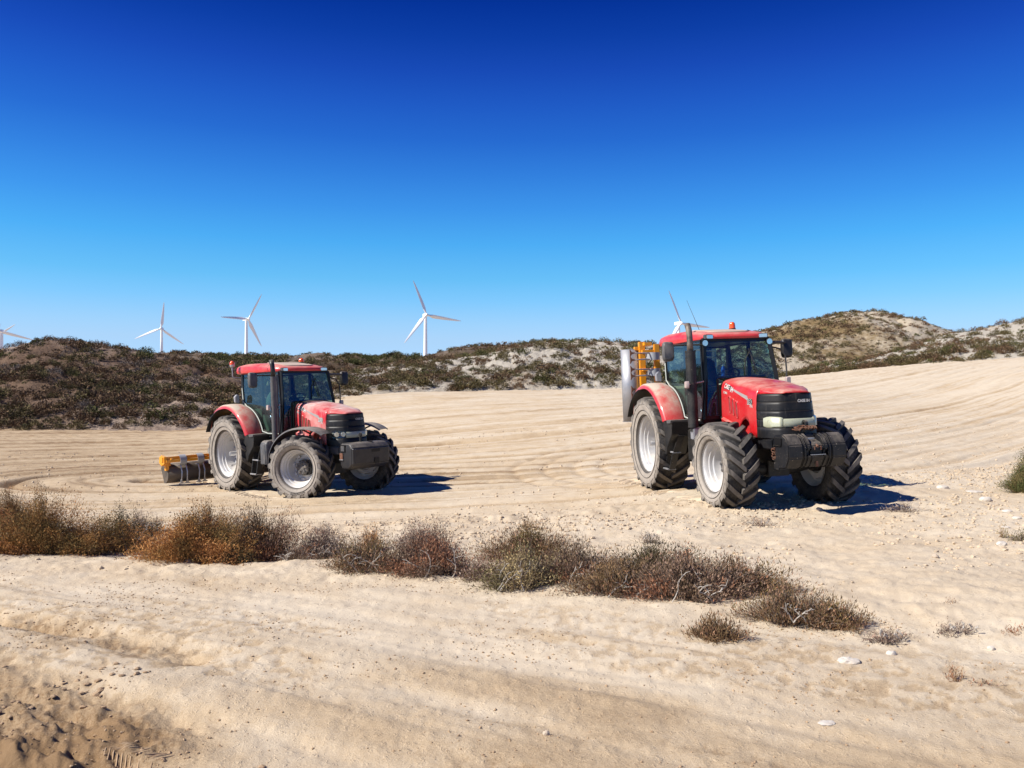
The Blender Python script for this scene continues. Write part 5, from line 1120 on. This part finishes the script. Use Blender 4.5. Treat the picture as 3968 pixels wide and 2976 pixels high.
BUSH = [  # bearing, dip of the foot, width px, height px, palette, twigs, density, upright, spiky, label
 (28, 1150, 190, 95, RO, TW, .8, .6, .2, 'rust orange feathery bush behind the large one in the left corner'),
 (95, 1212, 330, 148, OR, TW, 1.5, .5, .0, 'largest bush, orange brown and dense, at the left end of the roadside row'),
 (268, 1195, 135, 105, DG, TG, 1.0, .5, .1, 'dark green bush in shade with grey twigs on top, right of the largest bush'),
 (310, 1165, 90, 72, GB, TG, .6, .4, .1, 'tangle of grey dry twigs rising behind the dark green bush'),
 (425, 1232, 225, 140, OR, TW, 1.35, .5, .0, 'golden orange bush, second dense one of the roadside row'),
 (452, 1180, 150, 105, RO, TW, .8, .7, .2, 'reddish bush top standing behind the golden orange bush'),
 (556, 1220, 180, 138, BR, TW, 1.15, .9, .7, 'tall brown bush with upright feathery shoots below the left tractor'),
 (500, 1228, 95, 60, ST, TW, .6, .4, .0, 'low straw coloured tuft between the golden and the tall brown bush'),
 (640, 1222, 90, 55, BR, TG, .5, .4, .3, 'low thin brown bush at the foot of the tall brown one'),
 (700, 1212, 125, 78, GB, TG, .9, .6, .3, 'small pinkish grey dry bush standing by itself in a gap of the row'),
 (792, 1246, 165, 100, OL, TG, 1.15, .6, .4, 'dark olive bush with a pale dead branch across it'),
 (800, 1190, 60, 55, OR, TW, .4, .9, .6, 'little yellowish shoot cluster on top of the dark olive bush'),
 (925, 1252, 190, 116, BR, TG, 1.3, .6, .3, 'rounded reddish brown bush in the middle of the row'),
 (905, 1195, 130, 66, GB, TG, .6, .8, .3, 'fine grey twiggy bush behind the rounded reddish brown one'),
 (1050, 1262, 130, 66, GB, TW, .7, .4, .2, 'low pinkish brown spreading bush before the straw coloured one'),
 (1125, 1280, 170, 110, ST, TG, .8, .5, .0, 'straw yellow and green bush with open branches'),
 (1140, 1218, 190, 90, OL, TW, 1.0, .8, .6, 'brown heathery bush behind the straw yellow one'),
 (1245, 1272, 190, 100, BR, TG, 1.1, .7, .6, 'wide brown bush with fine upright shoots, right of the straw yellow one'),
 (1335, 1298, 175, 104, OL, TG, 1.2, .6, .5, 'olive bush with bare white branches at its foot'),
 (1420, 1262, 190, 96, DG, TW, 1.1, .7, .6, 'green brown bush rising above the long row below the right tractor'),
 (1480, 1308, 220, 120, BR, TG, 1.5, .6, .5, 'broad dark brown bush, biggest of the row below the right tractor'),
 (1600, 1298, 175, 98, OL, TW, 1.2, .6, .5, 'dense olive brown bush where the long row ends'),
 (1705, 1352, 175, 84, OL, TG, 1.2, .7, .7, 'low olive bush with pale twigs, lower of the two at the end of the row'),
 (1800, 1358, 130, 62, OL, TW, .9, .7, .8, 'last low bush of the row with separate upright tufts'),
 (1546, 1386, 116, 56, OL, TW, .9, .5, .6, 'small lone cushion bush on the bare track'),
 (2225, 1066, 100, 98, GR, TW, 1.2, .7, .5, 'yellow green bush cut by the right edge of the view'),
 (2164, 1160, 26, 46, GR, TW, .25, 1.0, .9, 'upright green sprig beside a white stone at the right'),
 (2205, 1168, 60, 30, GR, TG, .4, .4, .4, 'low green tuft at the right edge below the upright sprig'),
 (2052, 1322, 70, 28, BR, TW, .35, .6, .8, 'dry brown grass tuft on the right, highest of the scattered ones'),
 (2000, 1305, 42, 22, BR, TW, .2, .6, .6, 'tiny dry tuft left of the highest brown grass tuft'),
 (1915, 1385, 110, 40, GB, TG, .35, .3, .3, 'flat grey brown mat of dead twigs right of the row'),
 (2065, 1372, 110, 40, GB, TG, .35, .3, .3, 'flat sparse mat of dead twigs below the dry grass tuft'),
 (2195, 1378, 80, 24, BR, TW, .25, .5, .5, 'low dry tuft near the right edge'),
 (2060, 1468, 44, 46, BR, TW, .2, 1., .9, 'small upright reddish twig plant on the track at the right'),
 (2120, 1482, 60, 22, BR, TG, .15, .3, .5, 'flat twig scrap right of the upright reddish plant'),
 (1140, 1140, 36, 30, OR, TW, .12, .9, .7, 'single ochre sprig on the clods beyond the row'),
 (700, 1150, 60, 22, GB, TG, .12, .5, .5, 'thin dry grass blades in front of the left tractor wheel'),
 (1640, 1135, 80, 20, GB, TG, .12, .3, .5, 'thin dry twigs on the clods below the right tractor'),
 (1950, 1105, 90, 24, GB, TG, .14, .3, .5, 'dry twigs at the edge of the right tractor shadow'),
 (1400, 1170, 60, 28, GB, TG, .18, .4, .4, 'dark dry twig heap on the clods behind the row'),
]
for i, (u, v, wp, hp, pal, tw, den, upr, spk, lab) in enumerate(BUSH):
    kh = .80 if (640 < u < 1900) else (.45 if 'mat' in lab or 'scrap' in lab else .80); X, D = px(u, v); Wm = wp / FU * D * (1.22 if 640 < u < 1900 else 1.1); Hm = hp / FU * D * kh; dep = Wm * .62
    Y = D + dep * .38; X = X * Y / D
    nl = int(9500 * den * (3.4 if pal is OR else 2.4) * min(1.6, max(.05, Wm * Hm * 2.2))); nt_ = int((420 if pal is OR else 560) * den * max(.12, min(2.0, Wm * 1.6)))
    V, F, C = bush_mesh(100 + i * 13, Wm, dep, Hm * 1.03, nt_, nl, .017 if spk < .5 else .020, pal, tw, upr, .0028 if tw is TW else .0034, spk)
    gzv = base_z(X + V[:, 0], Y + V[:, 1]); V = V + np.stack([np.full(len(V), X), np.full(len(V), Y), gzv * 1.0], 1)
    root = np_mesh('bush', V - np.array([X, Y, base_z([X], [Y])[0]]), F, M['foliage'], col=C); root.location = (X, Y, float(base_z([X], [Y])[0])); tag(root, lab, 'bush', 'dry bushes along the track')
    if tw is TG and Wm > .35:      # pale dead branches as a part
        random.seed(i)
        for k in range(5):
            mb = MB(); a = random.uniform(0, 6.28); p = Vector((random.uniform(-.25, .25) * Wm, -random.uniform(.1, .45) * dep, .04)); path = [p]
            d = Vector((math.cos(a) * .6, math.sin(a) * .25 - .1, .8))
            for q in range(5): p = p + d * Hm * .17; d = (d + Vector((random.uniform(-.6, .6), random.uniform(-.4, .4), random.uniform(-.45, .2)))).normalized(); path.append(p)
            mb.tube(path, [.006, .005, .0045, .004, .003, .002], 5)
            for q in (2, 3, 4): e = path[q] + Vector((random.uniform(-1, 1), random.uniform(-.6, .2), random.uniform(-.1, .8))) * Hm * .22; mb.tube([path[q], (path[q] + e) / 2 + Vector((0, 0, .01)), e], [.004, .003, .0015], 4)
            mb.build('dead_branch', M['deadwood'], root, 60)

# ------------------------------------------------------------------ stones and clods
def rock_mesh(r, n=1, sq=.6):
    bm = bmesh.new(); bmesh.ops.create_icosphere(bm, subdivisions=n, radius=1.0)
    V = np.array([v.co[:] for v in bm.verts]); F = np.array([[v.index for v in f.verts] for f in bm.faces]); bm.free()
    V = V * (1 + r.normal(0, .17 if n == 1 else .03, (len(V), 1))) * np.array([1, r.uniform(.6, .95), sq * r.uniform(.7, 1.2)]); return V, F
r = np.random.default_rng(77)
STN = [(1832, 1424, 44, 'white cobble lying on the bare track, biggest stone there', .42), (1786, 1560, 42, 'flat white stone pressed into the track', .16), (1925, 1408, 22, 'small beige stone right of the white cobble', .6), (2163, 1180, 24, 'white stone at the foot of the green sprig', .6),
       (2104, 1060, 36, 'flat white slab on the slope right of the tractor shadow', .2), (2128, 1076, 24, 'beige stone just below the flat white slab', .55), (2176, 1105, 22, 'upper white stone near the right edge', .5), (2196, 1118, 18, 'small white chip near the right edge', .5), (2172, 1140, 20, 'white stone above the green sprig', .45), (2036, 1050, 24, 'buff stone left of the flat white slab', .5),
       (2140, 1398, 16, 'white pebble among the dry mats at the right', .7), (1770, 1100, 16, 'buff clod stone by the shadow of the right tractor', .7), (2020, 1205, 14, 'round brown stone on the slope', .8), (1180, 1585, 16, 'brown stone standing out of the track in the foreground', .8), (2212, 1450, 14, 'small stone at the right edge of the track', .6)]
for u, v, wp, lab, sq in STN:
    X, D = px(u, v); s = wp / FU * D / 2; V, F = rock_mesh(r, 3 if wp > 30 else 2, sq); V = V * s; V[:, 2] += s * sq * .35
    nn = fbm(V[:, 0] / s * 2.2, V[:, 1] / s * 2.2 + V[:, 2] / s, 3, int(u)); V = V * (0.80 + .4 * nn[:, None])
    o = np_mesh('stone', V, F, M['stone'] if ('white' in lab) else M['buff'], smooth=False); o.location = (X, D, gz(X, D)); o.rotation_euler = (0, 0, r.uniform(-.4, .3)); tag(o, lab, 'stone', 'loose stones beside the track')
def clods(name, label, n, u0, u1, D0, D1, dens, smin, smax, mat, seed, pw=3.0, sq=.7):
    r = np.random.default_rng(seed); u = r.uniform(u0, u1, n * 3); D = np.sqrt(r.uniform(D0 ** 2, D1 ** 2, n * 3)); X = (u - 1106) / FU * D
    ok = np.nonzero(r.uniform(0, 1, len(u)) < dens(X, D, u))[0][:n]; X, Y = X[ok], D[ok]; n = len(X); Z = ground_z(X, Y)
    s = smin + (smax - smin) * r.uniform(0, 1, n) ** pw; base = [rock_mesh(r, 1, sq) for _ in range(12)]; nv = len(base[0][0]); BV = np.stack([b[0] for b in base]); F0 = base[0][1]
    V = BV[r.integers(0, 12, n)]; a = r.uniform(0, 6.28, n)[:, None]; x = V[:, :, 0] * np.cos(a) - V[:, :, 1] * np.sin(a); y = V[:, :, 0] * np.sin(a) + V[:, :, 1] * np.cos(a)
    W = np.stack([x * s[:, None] + X[:, None], y * s[:, None] + Y[:, None], V[:, :, 2] * s[:, None] + (Z + s * .2)[:, None]], -1).reshape(-1, 3)
    F = (F0[None] + (np.arange(n) * nv)[:, None, None]).reshape(-1, 3); o = np_mesh(name, W, F, mat, smooth=False); tag(o, label, 'soil clods', kind='stuff')
def d_berm(X, Y, u):
    bd = bushD(X, Y); e = np.interp(u, [-500, 300, 900, 1500, 1800, 2212, 2700], [11.2, 11.2, 11.6, 12.6, 14.5, 18.5, 20])
    return np.clip(.12 + .9 * np.exp(-((Y - e + .9) / 1.1) ** 2) + .25 * sst(u, 1300, 1700) * (Y > bd + 1.5) * (Y < e + .5), 0, 1) * (Y > bd) * (Y < e + 1.6) * sst(fbm(X * .8, Y * .8, 3, 5), .30, .55)
clods('soil_clods', 'trampled clods of pale soil along the field edge', 13000, -40, 2260, 6.5, 19, d_berm, .009, .038, M['clod'], 5, 2.8, .6)
clods('soil_crumbs', 'crumbs of soil scattered over the track', 7500, -40, 2260, 3.0, 8.2, lambda X, Y, u: (Y < bushD(X, Y)) * (.08 + .9 * sst(fbm(X * 1.3, Y * 2.2, 3, 8), .48, .62)), .002, .0105, M['clod2'], 6, 3.6)
clods('field_clods', 'small clods lying on the harrowed field', 2600, -40, 2260, 11.5, 32, lambda X, Y, u: sst(fbm(X * .5, Y * .9, 3, 18), .45, .65), .012, .04, M['clod'], 7, 3)
clods('churned_clods', 'broken clods in the churned ruts of the near left corner', 420, -40, 760, 2.9, 4.6, lambda X, Y, u: sst(fbm(X * 2.2, Y * 3, 3, 28), .46, .6) * (u < 260 + (4.6 - Y) * 300), .004, .024, M['clod2'], 8, 2.8, .45)
# tread bars pressed up by the tyres
def treads(path, wd, step, label, seed, hgt=.03, wb=.035, mt='clod'):
    mb = MB(); rr_ = random.Random(seed)
    for (a, b) in zip(path[:-1], path[1:]):
        a = Vector((*a, 0)); b = Vector((*b, 0)); n = int((b - a).length / step); d = (b - a).normalized(); nr = Vector((-d.y, d.x, 0))
        for k in range(n):
            for s in (-1, 1):
                if rr_.random() < .12: continue
                c = a + d * (k + (.5 if s > 0 else 0)) * step + nr * s * wd * .27; e = c + nr * s * wd * .24 + d * wd * .25 * 1; c2 = c - nr * s * wd * .20 - d * wd * .10; rings = []
                for q in (0, .33, .66, 1):
                    p = c2.lerp(e, q); z = gz(p.x, p.y); h = hgt * rr_.uniform(.6, 1.1) * (1 if 0 < q < 1 else .5); ww = wb
                    rings.append([(p.x - d.x * ww, p.y - d.y * ww, z - .02), (p.x - d.x * .3 * ww, p.y - d.y * .3 * ww, z + h), (p.x + d.x * .4 * ww, p.y + d.y * .4 * ww, z + h * .9), (p.x + d.x * ww * 1.3, p.y + d.y * ww * 1.3, z - .02)])
                mb.loft(rings)
    o = mb.build('tyre_tracks', M[mt], None, 60); tag(o, label, 'tyre tracks', kind='stuff')
w2 = lambda p: tuple(world(T2, p))[:2]; w1 = lambda p: tuple(world(T1, p))[:2]
treads([w2((-2.6, -.55, 0)), w2((-1.2, -.85, 0)), w2((.1, -.9, 0))], .56, .19, 'tread marks behind the rear wheel of the left tractor', 1, .032, .055)
treads([w2((.2, -1.05, 0)), w2((2.6, -1.35, 0))], .50, .20, 'tread marks between the wheels of the left tractor', 2, .026, .055)
treads([w1((-2.2, -.95, 0)), w1((-.3, -.9, 0))], .56, .19, 'tread marks behind the rear wheel of the right tractor', 3, .032, .055)
treads([w1((.3, -1.25, 0)), w1((2.5, -1.15, 0))], .50, .20, 'tread marks between the wheels of the right tractor', 4, .026, .055)
treads([px(238, 1606), px(350, 1636)], .13, .024, 'fine tyre tread print in the churned soil of the near left corner', 5, .004, .008, 'clod2')
